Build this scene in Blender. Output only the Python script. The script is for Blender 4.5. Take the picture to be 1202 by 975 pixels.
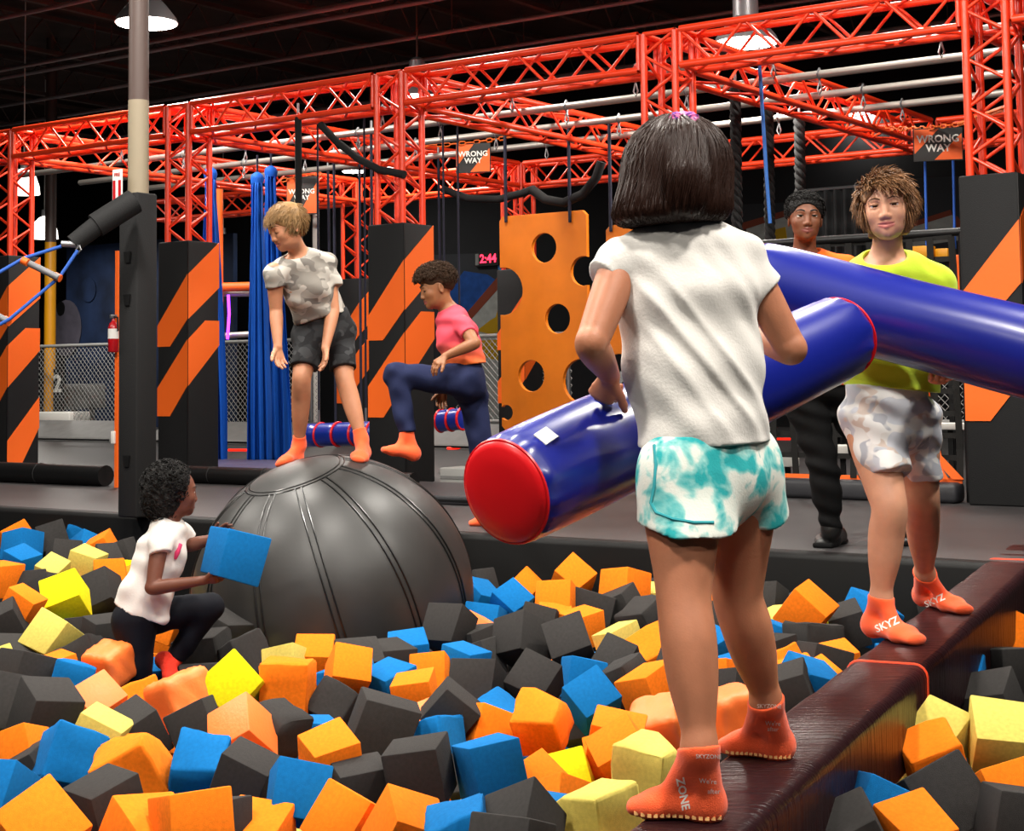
import bpy, bmesh, math, random
import numpy as np
from mathutils import Vector, Matrix, Quaternion

for _o in list(bpy.data.objects):
    bpy.data.objects.remove(_o)
SC = bpy.context.scene
COL = SC.collection

# ------------------------------------------------------------------ camera
IW, IH, FPX = 1202.0, 975.0, 1870.0
HC = 0.857                       # eye height above the deck (deck top is z = 0)
PITCH, ROLL = math.radians(4.0), 0.013
CY = 440.0 - FPX * math.tan(PITCH)
_f = Vector((0, math.cos(PITCH), math.sin(PITCH)))
_r0 = Vector((1, 0, 0)); _u0 = Vector((0, -math.sin(PITCH), math.cos(PITCH)))
_R = _r0 * math.cos(ROLL) - _u0 * math.sin(ROLL)
_U = _r0 * math.sin(ROLL) + _u0 * math.cos(ROLL)
CAMP = Vector((0, 0, HC))
cd = bpy.data.cameras.new('camera'); cam = bpy.data.objects.new('camera', cd); COL.objects.link(cam)
cd.sensor_fit = 'HORIZONTAL'; cd.sensor_width = 36.0; cd.lens = 36.0 * FPX / IW
cd.shift_y = -(IH / 2 - CY) / IW
cd.clip_start = 0.05; cd.clip_end = 200
m3 = Matrix((_R, _U, -_f)).transposed()
cam.matrix_world = Matrix.Translation(CAMP) @ m3.to_4x4()
SC.camera = cam

def ray(x, y):
    return _R * ((x - IW / 2) / FPX) + _U * ((CY - y) / FPX) + _f
def P(x, y, D):
    """point seen at photo pixel x, y that lies D metres in front (world Y)"""
    d = ray(x, y); return CAMP + d * (D / d.y)
def PZ(x, y, z):
    d = ray(x, y); return CAMP + d * ((z - HC) / d.z)
def hor(x):
    return 440.0 - ROLL * (x - 601)

# ------------------------------------------------------------------ world, exposure
w = bpy.data.worlds.new('world'); SC.world = w; w.use_nodes = True
w.node_tree.nodes['Background'].inputs[0].default_value = (0.55, 0.6, 0.7, 1)
w.node_tree.nodes['Background'].inputs[1].default_value = 0.022
SC.view_settings.view_transform = 'Standard'; SC.view_settings.look = 'None'
SC.view_settings.exposure = 0.12; SC.view_settings.gamma = 1.0
SC.view_settings.use_curve_mapping = False

# building axes: E1 runs along the deck edge, E2 away from the pit
E1 = Vector((0.823, -0.568, 0)).normalized(); E2 = Vector((0.568, 0.823, 0)).normalized()
ORG = Vector((3.13, 10.2, 0))
def T(t, u, z):
    return ORG - E1 * t + E2 * u + Vector((0, 0, z))

# ------------------------------------------------------------------ lamps of the hall, with added fill lamps
# (photo lamps are placed by pixel; those over pit and deck are unseen, some added as fill)
def area(loc, size, power, col=(1, .95, .87), rot=None):
    l = bpy.data.lights.new('lamp_light', 'AREA'); l.shape = 'DISK'; l.size = size; l.energy = power; l.color = col
    o = bpy.data.objects.new('lamp_light', l); COL.objects.link(o); o.location = loc
    if rot: o.rotation_euler = rot
    return o
PIT_AND_FILL_LAMPS = [(-2.2, 2.1), (1.5, 1.5), (-0.6, 4.8), (3.2, 4.8), (-4.6, 6.0), (-2.2, 8.2), (1.4, 7.9), (-6.2, 9.6), (-4.4, -0.6), (4.6, 0.4), (0.2, -2.2)]  # the last ones are added to brighten backs, fronts and column pads
DECK_FILL_LAMPS = [(1.2, 1.2), (5.4, 1.2), (9.4, 1.2)]  # added out of view to brighten the signs; no known lamps here
DECK_Z = 5.05
LAMP_Z = 4.6
for (lx, ly) in PIT_AND_FILL_LAMPS:
    area((lx, ly, LAMP_Z - .03), 0.55, 185 if ly > 1 else 95)
for (lt, lu) in DECK_FILL_LAMPS:
    area(T(lt, lu, DECK_Z - .03), 0.55, 120)

# ------------------------------------------------------------------ small helpers
def lin(c):
    if isinstance(c, str):
        c = [int(c[i:i + 2], 16) / 255 for i in (0, 2, 4)]
    return tuple((v / 12.92 if v <= .04045 else ((v + .055) / 1.055) ** 2.4) for v in c[:3]) + (1.0,)

MATS = {}
def mat(name, col, rough=.6, spec=.5, metal=0.0, bump=0, bscale=60, var=0, vscale=8, emit=None, estr=0, sss=0, sheen=0, coat=0, aniso=None):
    if name in MATS: return MATS[name]
    m = bpy.data.materials.new(name); m.use_nodes = True
    nt = m.node_tree; b = nt.nodes['Principled BSDF']
    c = lin(col); b.inputs['Base Color'].default_value = c
    b.inputs['Roughness'].default_value = rough; b.inputs['Metallic'].default_value = metal
    b.inputs['Specular IOR Level'].default_value = spec
    if sss:
        b.inputs['Subsurface Weight'].default_value = sss
        b.inputs['Subsurface Radius'].default_value = (1, .35, .2); b.inputs['Subsurface Scale'].default_value = .008
    if sheen: b.inputs['Sheen Weight'].default_value = sheen
    if coat: b.inputs['Coat Weight'].default_value = coat; b.inputs['Coat Roughness'].default_value = .15
    tc = None
    if bump or var:
        tc = nt.nodes.new('ShaderNodeTexCoord')
    if bump:
        n = nt.nodes.new('ShaderNodeTexNoise'); n.inputs['Scale'].default_value = bscale; n.inputs['Detail'].default_value = 3
        nt.links.new(tc.outputs['Object'], n.inputs['Vector'])
        bp = nt.nodes.new('ShaderNodeBump'); bp.inputs['Strength'].default_value = bump; bp.inputs['Distance'].default_value = .01
        nt.links.new(n.outputs[0], bp.inputs['Height']); nt.links.new(bp.outputs[0], b.inputs['Normal'])
    if var:
        n = nt.nodes.new('ShaderNodeTexNoise'); n.inputs['Scale'].default_value = vscale; n.inputs['Detail'].default_value = 4
        nt.links.new(tc.outputs['Object'], n.inputs['Vector'])
        r = nt.nodes.new('ShaderNodeValToRGB')
        r.color_ramp.elements[0].position = .3; r.color_ramp.elements[1].position = .7
        r.color_ramp.elements[0].color = tuple(v * (1 - var) for v in c[:3]) + (1,)
        r.color_ramp.elements[1].color = tuple(min(1, v * (1 + var)) for v in c[:3]) + (1,)
        nt.links.new(n.outputs[0], r.inputs[0]); nt.links.new(r.outputs[0], b.inputs['Base Color'])
    if emit:
        b.inputs['Emission Color'].default_value = lin(emit); b.inputs['Emission Strength'].default_value = estr
    MATS[name] = m
    return m

def ramp_mat(name, cols, scale, rough=.8, bump=0, bscale=200, detail=2, distort=0.0, const=True, mapping=(1, 1, 1), sheen=0):
    """patches of several colours by noise (camouflage, tie-dye)"""
    m = bpy.data.materials.new(name); m.use_nodes = True; nt = m.node_tree; b = nt.nodes['Principled BSDF']
    b.inputs['Roughness'].default_value = rough; b.inputs['Specular IOR Level'].default_value = .25
    tc = nt.nodes.new('ShaderNodeTexCoord'); mp = nt.nodes.new('ShaderNodeMapping'); mp.inputs['Scale'].default_value = mapping
    n = nt.nodes.new('ShaderNodeTexNoise'); n.inputs['Scale'].default_value = scale; n.inputs['Detail'].default_value = detail
    n.inputs['Distortion'].default_value = distort
    nt.links.new(tc.outputs['Object'], mp.inputs[0]); nt.links.new(mp.outputs[0], n.inputs['Vector'])
    r = nt.nodes.new('ShaderNodeValToRGB'); r.color_ramp.interpolation = 'CONSTANT' if const else 'LINEAR'
    e = r.color_ramp.elements
    while len(e) < len(cols): e.new(.5)
    for i, (p, c) in enumerate(cols):
        e[i].position = p; e[i].color = lin(c)
    nt.links.new(n.outputs[0], r.inputs[0]); nt.links.new(r.outputs[0], b.inputs['Base Color'])
    if bump:
        n2 = nt.nodes.new('ShaderNodeTexNoise'); n2.inputs['Scale'].default_value = bscale
        nt.links.new(tc.outputs['Object'], n2.inputs['Vector'])
        bp = nt.nodes.new('ShaderNodeBump'); bp.inputs['Strength'].default_value = bump; bp.inputs['Distance'].default_value = .005
        nt.links.new(n2.outputs[0], bp.inputs['Height']); nt.links.new(bp.outputs[0], b.inputs['Normal'])
    if sheen: b.inputs['Sheen Weight'].default_value = sheen
    MATS[name] = m
    return m

def camo_mat(name, base, patches, rough=.85):
    """irregular patches: list of (colour, scale, threshold, offset)"""
    m = bpy.data.materials.new(name); m.use_nodes = True; nt = m.node_tree; b = nt.nodes['Principled BSDF']
    b.inputs['Roughness'].default_value = rough; b.inputs['Specular IOR Level'].default_value = .25
    tc = nt.nodes.new('ShaderNodeTexCoord'); cur = None
    for i, (c, sc, th, off) in enumerate(patches):
        mp = nt.nodes.new('ShaderNodeMapping'); mp.inputs['Location'].default_value = (off, off * 1.7, -off); mp.inputs['Scale'].default_value = (1, 1, 1.25)
        n = nt.nodes.new('ShaderNodeTexNoise'); n.inputs['Scale'].default_value = sc; n.inputs['Detail'].default_value = 1.2
        nt.links.new(tc.outputs['Object'], mp.inputs[0]); nt.links.new(mp.outputs[0], n.inputs['Vector'])
        r = nt.nodes.new('ShaderNodeValToRGB'); r.color_ramp.elements[0].position = th; r.color_ramp.elements[1].position = th + .025
        nt.links.new(n.outputs[0], r.inputs[0])
        mx = nt.nodes.new('ShaderNodeMix'); mx.data_type = 'RGBA'; nt.links.new(r.outputs[0], mx.inputs[0])
        if cur is None: mx.inputs[6].default_value = lin(base)
        else: nt.links.new(cur, mx.inputs[6])
        mx.inputs[7].default_value = lin(c); cur = mx.outputs[2]
    nt.links.new(cur, b.inputs['Base Color']); MATS[name] = m
    return m

def tag(o, label, cat, group=None):
    o['label'] = label; o['category'] = cat
    if group: o['group'] = group
    return o
def struct(o, label=None):
    o['kind'] = 'structure'
    if label: o['label'] = label
    return o
def empty(name, loc):
    o = bpy.data.objects.new(name, None); COL.objects.link(o); o.location = loc; o.empty_display_size = .1
    return o
def thing(name, loc, label, cat, group=None):
    return tag(empty(name, loc), label, cat, group)
def root_loc(p):
    v = Vector((0, 0, 0))
    while p is not None:
        v += p.location; p = p.parent
    return v

def mk(name, verts, faces, m, parent=None, smooth=False, origin=None):
    """mesh object from world-space vertices; faces list or Nx3/Nx4 array"""
    me = bpy.data.meshes.new(name)
    V = np.asarray([tuple(v) for v in verts] if not isinstance(verts, np.ndarray) else verts, dtype=np.float32)
    off = root_loc(parent) if parent is not None else Vector(origin if origin is not None else (0, 0, 0))
    V = V - np.array(off, dtype=np.float32)
    if isinstance(faces, np.ndarray):
        n, k = faces.shape
        me.vertices.add(len(V)); me.vertices.foreach_set('co', V.ravel())
        me.loops.add(n * k); me.loops.foreach_set('vertex_index', faces.astype(np.int32).ravel())
        me.polygons.add(n); me.polygons.foreach_set('loop_start', np.arange(0, n * k, k, dtype=np.int32))
        me.update(calc_edges=True)
    else:
        me.from_pydata([tuple(map(float, v)) for v in V], [], faces); me.update()
    if smooth: me.polygons.foreach_set('use_smooth', np.ones(len(me.polygons), dtype=bool))
    if m is not None: me.materials.append(m)
    o = bpy.data.objects.new(name, me); COL.objects.link(o)
    if parent is not None: o.parent = parent
    else: o.location = off
    return o

class MB:
    """collects simple shapes (world coordinates)"""
    def __init__(s): s.v = []; s.f = []
    def add(s, vs, fs):
        n = len(s.v); s.v += [tuple(v) for v in vs]; s.f += [tuple(i + n for i in f) for f in fs]; return s
    def box(s, c, ex, ey, ez):
        """c centre, ex/ey/ez half-axis vectors"""
        c = Vector(c); ex = Vector(ex); ey = Vector(ey); ez = Vector(ez)
        vs = [c + ex * a + ey * b + ez * d for d in (-1, 1) for b in (-1, 1) for a in (-1, 1)]
        fs = [(0, 2, 3, 1), (4, 5, 7, 6), (0, 1, 5, 4), (2, 6, 7, 3), (0, 4, 6, 2), (1, 3, 7, 5)]
        return s.add(vs, fs)
    def abox(s, x0, x1, y0, y1, z0, z1):
        return s.box(((x0 + x1) / 2, (y0 + y1) / 2, (z0 + z1) / 2), ((x1 - x0) / 2, 0, 0), (0, (y1 - y0) / 2, 0), (0, 0, (z1 - z0) / 2))
    def tube(s, pts, r, n=8, cap=True, flat=None):
        pts = [Vector(p) for p in pts]; N = len(pts)
        rs = r if isinstance(r, (list, tuple)) else [r] * N
        ref = None; rings = []
        for i, p in enumerate(pts):
            d = (pts[min(i + 1, N - 1)] - pts[max(i - 1, 0)])
            if d.length < 1e-9: d = Vector((0, 0, 1))
            d.normalize()
            if ref is None:
                ref = d.orthogonal().normalized() if flat is None else Vector(flat)
            a = (ref - d * ref.dot(d))
            a = a.normalized() if a.length > 1e-6 else d.orthogonal().normalized()
            b = d.cross(a); ref = a
            rings.append([p + (a * math.cos(2 * math.pi * k / n) + b * math.sin(2 * math.pi * k / n)) * rs[i] for k in range(n)])
        vs = [v for rg in rings for v in rg]
        fs = [(i * n + k, i * n + (k + 1) % n, (i + 1) * n + (k + 1) % n, (i + 1) * n + k) for i in range(N - 1) for k in range(n)]
        if cap: fs += [tuple(range(n))[::-1], tuple((N - 1) * n + k for k in range(n))]
        return s.add(vs, fs)
    def lathe(s, base, axis, prof, n=24, ref=None):
        """prof list of (radius, height along axis)"""
        base = Vector(base); ax = Vector(axis).normalized(); a = (Vector(ref) if ref else ax.orthogonal()); a = (a - ax * a.dot(ax)).normalized(); b = ax.cross(a)
        vs = []; fs = []
        for (r, h) in prof:
            vs += [base + ax * h + (a * math.cos(2 * math.pi * k / n) + b * math.sin(2 * math.pi * k / n)) * r for k in range(n)]
        for i in range(len(prof) - 1):
            fs += [(i * n + k, i * n + (k + 1) % n, (i + 1) * n + (k + 1) % n, (i + 1) * n + k) for k in range(n)]
        fs += [tuple(range(n))[::-1], tuple((len(prof) - 1) * n + k for k in range(n))]
        return s.add(vs, fs)
    def prism(s, poly, d):
        """poly: planar loop of points, extruded by vector d"""
        n = len(poly); d = Vector(d); vs = [Vector(p) for p in poly] + [Vector(p) + d for p in poly]
        fs = [tuple(range(n))[::-1], tuple(range(n, 2 * n))] + [(i, (i + 1) % n, n + (i + 1) % n, n + i) for i in range(n)]
        return s.add(vs, fs)
    def ribbon(s, pts, side, w, th):
        """flat strap through pts"""
        pts = [Vector(p) for p in pts]; sd = Vector(side).normalized(); vs = []; N = len(pts)
        for i, p in enumerate(pts):
            d = (pts[min(i + 1, N - 1)] - pts[max(i - 1, 0)]).normalized(); nn = d.cross(sd).normalized()
            vs += [p + sd * w / 2 + nn * th / 2, p - sd * w / 2 + nn * th / 2, p - sd * w / 2 - nn * th / 2, p + sd * w / 2 - nn * th / 2]
        fs = [(i * 4 + k, i * 4 + (k + 1) % 4, i * 4 + 4 + (k + 1) % 4, i * 4 + 4 + k) for i in range(N - 1) for k in range(4)]
        fs += [(3, 2, 1, 0), tuple((N - 1) * 4 + k for k in range(4))]
        return s.add(vs, fs)
    def build(s, name, m, parent=None, smooth=False, bevel=0, seg=2, origin=None, autos=None):
        o = mk(name, s.v, s.f, m, parent, smooth, origin)
        bm = bmesh.new(); bm.from_mesh(o.data); bmesh.ops.recalc_face_normals(bm, faces=bm.faces)
        if bevel:
            bmesh.ops.bevel(bm, geom=list(bm.edges), offset=bevel, segments=seg, affect='EDGES', profile=.5)
        bm.to_mesh(o.data); bm.free()
        if smooth or bevel:
            o.data.polygons.foreach_set('use_smooth', np.ones(len(o.data.polygons), dtype=bool))
            o.data.set_sharp_from_angle(angle=math.radians(autos or 50))
        return o

_text_cache = {}
def text_geo(txt, bold=.0, depth=0.0, res=2):
    c = bpy.data.curves.new('t', 'FONT'); c.body = txt; c.align_x = 'CENTER'; c.align_y = 'CENTER'; c.size = 1
    c.offset = bold; c.extrude = depth; c.resolution_u = res; c.space_line = .9
    o = bpy.data.objects.new('t', c); COL.objects.link(o)
    dg = bpy.context.evaluated_depsgraph_get(); me = bpy.data.meshes.new_from_object(o.evaluated_get(dg))
    bm = bmesh.new(); bm.from_mesh(me); bmesh.ops.triangulate(bm, faces=list(bm.faces)); bm.to_mesh(me); bm.free()
    V = [v.co.copy() for v in me.vertices]; Fc = [tuple(p.vertices) for p in me.polygons]
    bpy.data.objects.remove(o); bpy.data.curves.remove(c); bpy.data.meshes.remove(me)
    return V, Fc
def text_on(name, txt, centre, ex, ey, size, m, parent=None, bold=.02, depth=.02):
    V, Fc = text_geo(txt, bold, depth)
    ex = Vector(ex).normalized(); ey = Vector(ey).normalized(); ez = ex.cross(ey)
    return mk(name, [Vector(centre) + (ex * v.x + ey * v.y + ez * v.z) * size for v in V], Fc, m, parent)
# ================================================================== SETTING
M_deck = mat('deck_vinyl', '343233', .5, .4, bump=.15, bscale=90, var=.12, vscale=3)
M_black = mat('black_vinyl', '0a0a0b', .46, .4, bump=.1, bscale=30)
M_wall = mat('wall_black', '141518', .8, .25, var=.25, vscale=.8)
M_ceil = mat('ceiling_dark', '4a3d38', .85, .2, var=.2, vscale=1.5)
M_joist = mat('joist_brown', '5c4a44', .7, .3)
M_cond = mat('conduit_grey', '968a8c', .45, .5, metal=.3)
M_red = mat('truss_orange_red', 'f2401a', .38, .5, coat=.25)
M_steel = mat('galvanised_steel', '8e8f92', .38, .5, metal=.75)
M_silver = mat('pipe_silver', 'a9a39c', .4, .5, metal=.5)
M_orange = mat('orange_vinyl', 'f0661c', .5, .4, bump=.08, bscale=40)
M_blackpad = mat('pad_black', '1a1a1b', .75, .25, bump=.2, bscale=150)
M_white = mat('white_paint', 'e4e2dc', .6)
M_yellow = mat('yellow_paint', 'e09a12', .45)
M_brown = mat('column_brown', '4a3a35', .5)
M_tan = mat('column_tan', '8a7e69', .55, bump=.05)
M_rope_blue = mat('rope_blue', '1d4fa4', .8)
M_rope_dark = mat('rope_navy', '15172c', .85)
M_rope_black = mat('rope_black', '101011', .9)
M_greymat = mat('mat_grey', '6b6a69', .6, bump=.1, bscale=60, var=.1)
M_darkmat = mat('mat_dark', '26262a', .55, bump=.12, bscale=20, var=.15)

UE = -3.06
def slab(name, t0, t1, u0, u1, z0, z1, m, parent=None, bevel=0):
    c = (T(t0, u0, (z0 + z1) / 2) + T(t1, u1, (z0 + z1) / 2)) / 2
    b = MB().box(c, E1 * abs(t1 - t0) / 2, E2 * abs(u1 - u0) / 2, (0, 0, (z1 - z0) / 2))
    return b.build(name, m, parent, bevel=bevel)
floor = struct(slab('floor', -9, 34, UE + .03, 13, -.3, 0, M_deck), 'dark grey padded deck floor beyond the foam pit')
struct(slab('trim_1', -9, 34, UE - .09, UE + .05, -1.3, .0, mat('deck_front_vinyl', '060606', .6, .2), bevel=.03), 'black vinyl padded front of the deck above the pit')
struct(slab('pit_floor', -9, 34, -16, UE, -1.4, -1.3, M_black), 'dark bottom of the foam pit')
struct(slab('wall_back', -9, 40, 12.6, 12.9, 0, 6.6, M_wall), 'black painted back wall of the hall')
struct(slab('wall_left', 32, 32.3, -16, 12.7, -1.4, 6.6, M_wall), 'black painted side wall')
struct(slab('ceiling', -9, 34, -16, 13, 6.2, 6.3, M_ceil), 'dark unlit roof deck of the hall')

# roof joists, purlins and conduits
def joist(t, i):
    r = thing('roof_joist', T(t, 0, 5.6), 'dark open-web steel roof joist under the ceiling', 'joist', 'open-web roof joists')
    for dz in (0, .5):
        MB().box(T(t, -1.5, 5.6 + dz), E1 * .04, E2 * 13, (0, 0, .03)).build('chord', M_joist, r)
    L = .72; n = int(26 / L); b = MB()
    for k in range(n):
        u0 = -14.4 + k * L
        b.tube([T(t, u0, 5.62), T(t, u0 + L / 2, 6.08), T(t, u0 + L, 5.62)], .014, 5)
    b.build('web', M_joist, r)['kind'] = 'stuff'
for i, t in enumerate((-4, -1.6, .8, 3.2, 5.6, 8.0, 10.4, 12.8, 15.2, 18, 21, 24)):
    joist(t, i)
_pu = lambda x, y, z: (PZ(x, y, z) - ORG).dot(E2)
for i, (u, z, rr, m) in enumerate(((_pu(300, 75, 5.1), 5.1, .028, M_cond), (_pu(100, 64, 5.2), 5.2, .03, M_cond), (_pu(330, 32, 5.35), 5.35, .035, M_cond), (-6.5, 5.35, .05, M_joist), (-3.5, 5.2, .03, M_cond), (-1.0, 5.45, .06, M_joist), (1.6, 5.1, .028, M_cond), (4.2, 5.3, .04, M_cond), (7.0, 5.2, .028, M_cond), (9.6, 5.3, .03, M_cond))):
    labs = ['grey conduit crossing high above the two boys', 'grey conduit crossing behind the pillar lamp', 'bright grey conduit just beside the pillar lamp', 'brown main pipe high above the pit', 'thin grey conduit nearest above the deck edge', 'thick brown sprinkler pipe above the front truss', 'thin grey conduit above the red truss frame',
            'grey sprinkler pipe above the middle of the red frame', 'thin grey conduit above the rear truss', 'grey conduit near the back wall']
    r = thing('ceiling_pipe', T(12, u, z), labs[i], 'pipe', 'ceiling pipes')
    MB().tube([T(-8, u, z), T(31, u, z)], rr, 8).build('pipe', m, r, smooth=True)
    for k in range(8):
        MB().tube([T(-6 + k * 4.8, u, z), T(-6 + k * 4.8, u, 5.62)], .008, 5).build('hanger_rod', M_joist, r)

# ------------------------------------------------------------------ red box trusses
TS, ZB = .26, 3.07
cyl_cache = {}
def cyl_mesh(L, r, n):
    key = (round(L, 3), r, n)
    if key not in cyl_cache:
        me = bpy.data.meshes.new('brace')
        b = MB().tube([(0, 0, 0), (0, 0, L)], r, n, cap=False)
        me.from_pydata(b.v, [], b.f); me.polygons.foreach_set('use_smooth', np.ones(len(me.polygons), dtype=bool)); me.materials.append(M_red)
        cyl_cache[key] = me
    return cyl_cache[key]
def rod(name, a, b, r, parent, n=6):
    d = b - a; L = d.length
    o = bpy.data.objects.new(name, cyl_mesh(L, r, n)); COL.objects.link(o); o.parent = parent
    o.matrix_local = Matrix.Translation(a - root_loc(parent)) @ d.to_track_quat('Z', 'Y').to_matrix().to_4x4()
    return o
def truss(a, b, s1, s2, nv, label, group, name='box_truss', faces=(0, 1, 2, 3)):
    """box truss from a to b (centre line); s1, s2 half-section vectors; nv zig-zags per face"""
    a = Vector(a); b = Vector(b); s1 = Vector(s1); s2 = Vector(s2)
    r = thing(name, a, label, 'truss', group)
    cs = [s1 + s2, -s1 + s2, -s1 - s2, s1 - s2]
    for c in cs:
        rod('chord', a + c, b + c, .027, r, 10)
    d = b - a
    for k in faces:
        c0, c1 = cs[k], cs[(k + 1) % 4]
        if k in (2, 3): c0, c1 = c1, c0
        for i in range(nv):
            q0 = a + d * (i / nv); qm = a + d * ((i + .5) / nv); q1 = a + d * ((i + 1) / nv)
            rod('brace', q0 + c0, qm + c1, .012, r); rod('brace', qm + c1, q1 + c0, .012, r)
    for e, q in ((0, a), (1, b)):
        for k in range(4):
            rod('end_bar', q + cs[k] , q + cs[(k + 1) % 4], .018, r)
    return r
CT = [0.0, 2.39, 4.91, 7.36, 9.84]         # column positions along the front
UR = 5.3                                  # rear row
zc = ZB + TS / 2; H = TS / 2
up = Vector((0, 0, H))
nm = ['nearest the black pad with the cargo net', 'behind the girl in the white tee', 'beside the boy in the coral shirt', 'beside the hanging blue silks', 'above the rope ladder']
for i in range(4):
    truss(T(CT[i] + .175, 0, zc), T(CT[i + 1] - .175, 0, zc), E2 * H, up, 4,
          ['front red box truss span between the cargo net pad and the next column', 'front red box truss span above the girl in the white tee',
           'front red box truss span above the two boys at the black ball', 'front red box truss span above the hanging blue silks'][i], 'front truss spans')
truss(T(CT[4] + .175, 0, zc), T(CT[4] + 2.6, 0, zc), E2 * H, up, 4, 'front red box truss span past the rope ladder', 'front truss spans')
truss(T(-.175, 0, zc), T(-2.6, 0, zc), E2 * H, up, 4, 'front red box truss span past the cargo net pad', 'front truss spans')
for i in range(5):
    t = CT[i]
    truss(T(t, .175, zc), T(t, UR - .175, zc), E1 * H, up, 8, 'red box truss running back from the column ' + nm[i], 'cross trusses')
    truss(T(t, 0, 2.06), T(t, 0, zc + H), E1 * H, E2 * H, 4, 'red lattice column ' + nm[i], 'front truss columns', 'lattice_column')
    if i != 1: truss(T(t, UR, 2.06), T(t, UR, zc + H), E1 * H, E2 * H, 4,
          'red lattice column of the rear row, ' + ('first' if i == 0 else 'second' if i == 1 else 'third' if i == 2 else 'fourth' if i == 3 else 'fifth') + ' from the cargo net', 'rear truss columns', 'lattice_column')
for i in range(4):
    truss(T(CT[i] + .175, UR, zc), T(CT[i + 1] - .175, UR, zc), E2 * H, up, 4,
          'rear red box truss span, ' + ['above the employee in black', 'behind the dark-haired girl', 'above the orange board with holes', 'behind the blond boy'][i], 'rear truss spans')
truss(T(CT[4] + .175, UR, zc), T(CT[4] + 3.6, UR, zc), E2 * H, up, 5, 'rear red box truss span past the yellow pole', 'rear truss spans')
truss(T(-.175, UR, zc), T(-2.6, UR, zc), E2 * H, up, 4, 'rear red box truss span behind the WRONG WAY sign by the boy in lime', 'rear truss spans')

# ------------------------------------------------------------------ padded column bases
STR_F = [[(0, 1.15), (0, 1.34), (1, 1.79), (1, 1.39), (.42, 1.15)], [(0, .53), (0, .78), (1, 1.21), (1, .80), (.42, .53)]]
STR_R = [[(0, 1.39), (0, 1.79), (1, 2.09), (1, 1.68)], [(0, .80), (0, 1.21), (.55, 1.38), (1, 1.38), (1, 1.16)]]
def pad(t, u, label, third=False, wpad=.38):
    h = wpad / 2; zt = 2.09
    r = thing('column_pad', T(t, u, 0), label, 'column pad', 'padded column bases')
    MB().box(T(t, u, zt / 2), E1 * h, E2 * h, (0, 0, zt / 2)).build('pad_body', M_blackpad, r, bevel=.012)
    sf = list(STR_F); sr = list(STR_R)
    if third:
        sr.append([(0, .05), (0, .28), (1, .70), (1, .40), (.45, .05)])
    for poly in sf:
        MB().prism([T(t + h - wpad * s, u - h - .001, z) for s, z in poly], -E2 * .006).build('stripe', M_orange, r)
    for poly in sr:
        MB().prism([T(t - h - .001, u - h + wpad * s, z) for s, z in poly], E1 * .006).build('stripe', M_orange, r)
    MB().box(T(t - h, u - h, zt / 2), E1 * .004, E2 * .004, (0, 0, zt / 2 - .01)).build('corner_seam', M_black, r)
pad(CT[0], 0, 'black column pad with orange stripes beside the cargo net')
pad(CT[1], 0, 'black column pad with orange stripes behind the dark-haired girl')
pad(CT[2], 0, 'black column pad with orange stripes behind the boy in the coral shirt')
pad(CT[3], 0, 'black column pad with orange stripes by the tan pillar')
pad(CT[4], 0, 'black column pad with three orange stripes under the rope ladder', True)
pad(CT[4], UR, 'black column pad with orange stripes behind the blond boy')
pad(CT[3], UR, 'black column pad with orange stripes behind the board with holes')
pad(CT[2], UR, 'black column pad with orange stripes of the rear row, third from the net')

# ------------------------------------------------------------------ silver trolley pipes on the frame
for i, (u, lab) in enumerate(((.75, 'silver trolley pipe nearest behind the front truss'), (1.6, 'second silver trolley pipe behind the front truss'), (2.5, 'third silver trolley pipe behind the front truss'), (3.4, 'fourth silver trolley pipe, before the rear truss'))):
    z = zc + .02
    r = thing('trolley_pipe', T(5, u, z), lab, 'pipe', 'silver trolley pipes')
    MB().tube([T(-2.4, u, z), T(11.8, u, z)], .032, 12).build('pipe', M_silver, r, smooth=True)
    for k, t in enumerate((-1.2, .6, 1.9, 3.1, 4.3, 5.7, 6.7, 8.2, 9.1)):
        MB().tube([T(t, u, z + .05), T(t, u + .045, z), T(t, u, z - .05), T(t, u - .045, z), T(t, u, z + .05)], .009, 6).build('clamp', M_steel, r, smooth=True)
        MB().tube([T(t, u, z - .05), T(t + .02, u, z - .12), T(t, u, z - .16), T(t - .02, u, z - .12), T(t, u, z - .05)], .007, 6).build('carabiner', M_steel, r, smooth=True)
# ================================================================== implicit-surface modeller (bodies, clothes, hair, foam)
def A(v): return np.array(v, dtype=np.float32)
def nrm(v):
    v = A(v); return v / max(1e-9, float(np.linalg.norm(v)))

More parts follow.
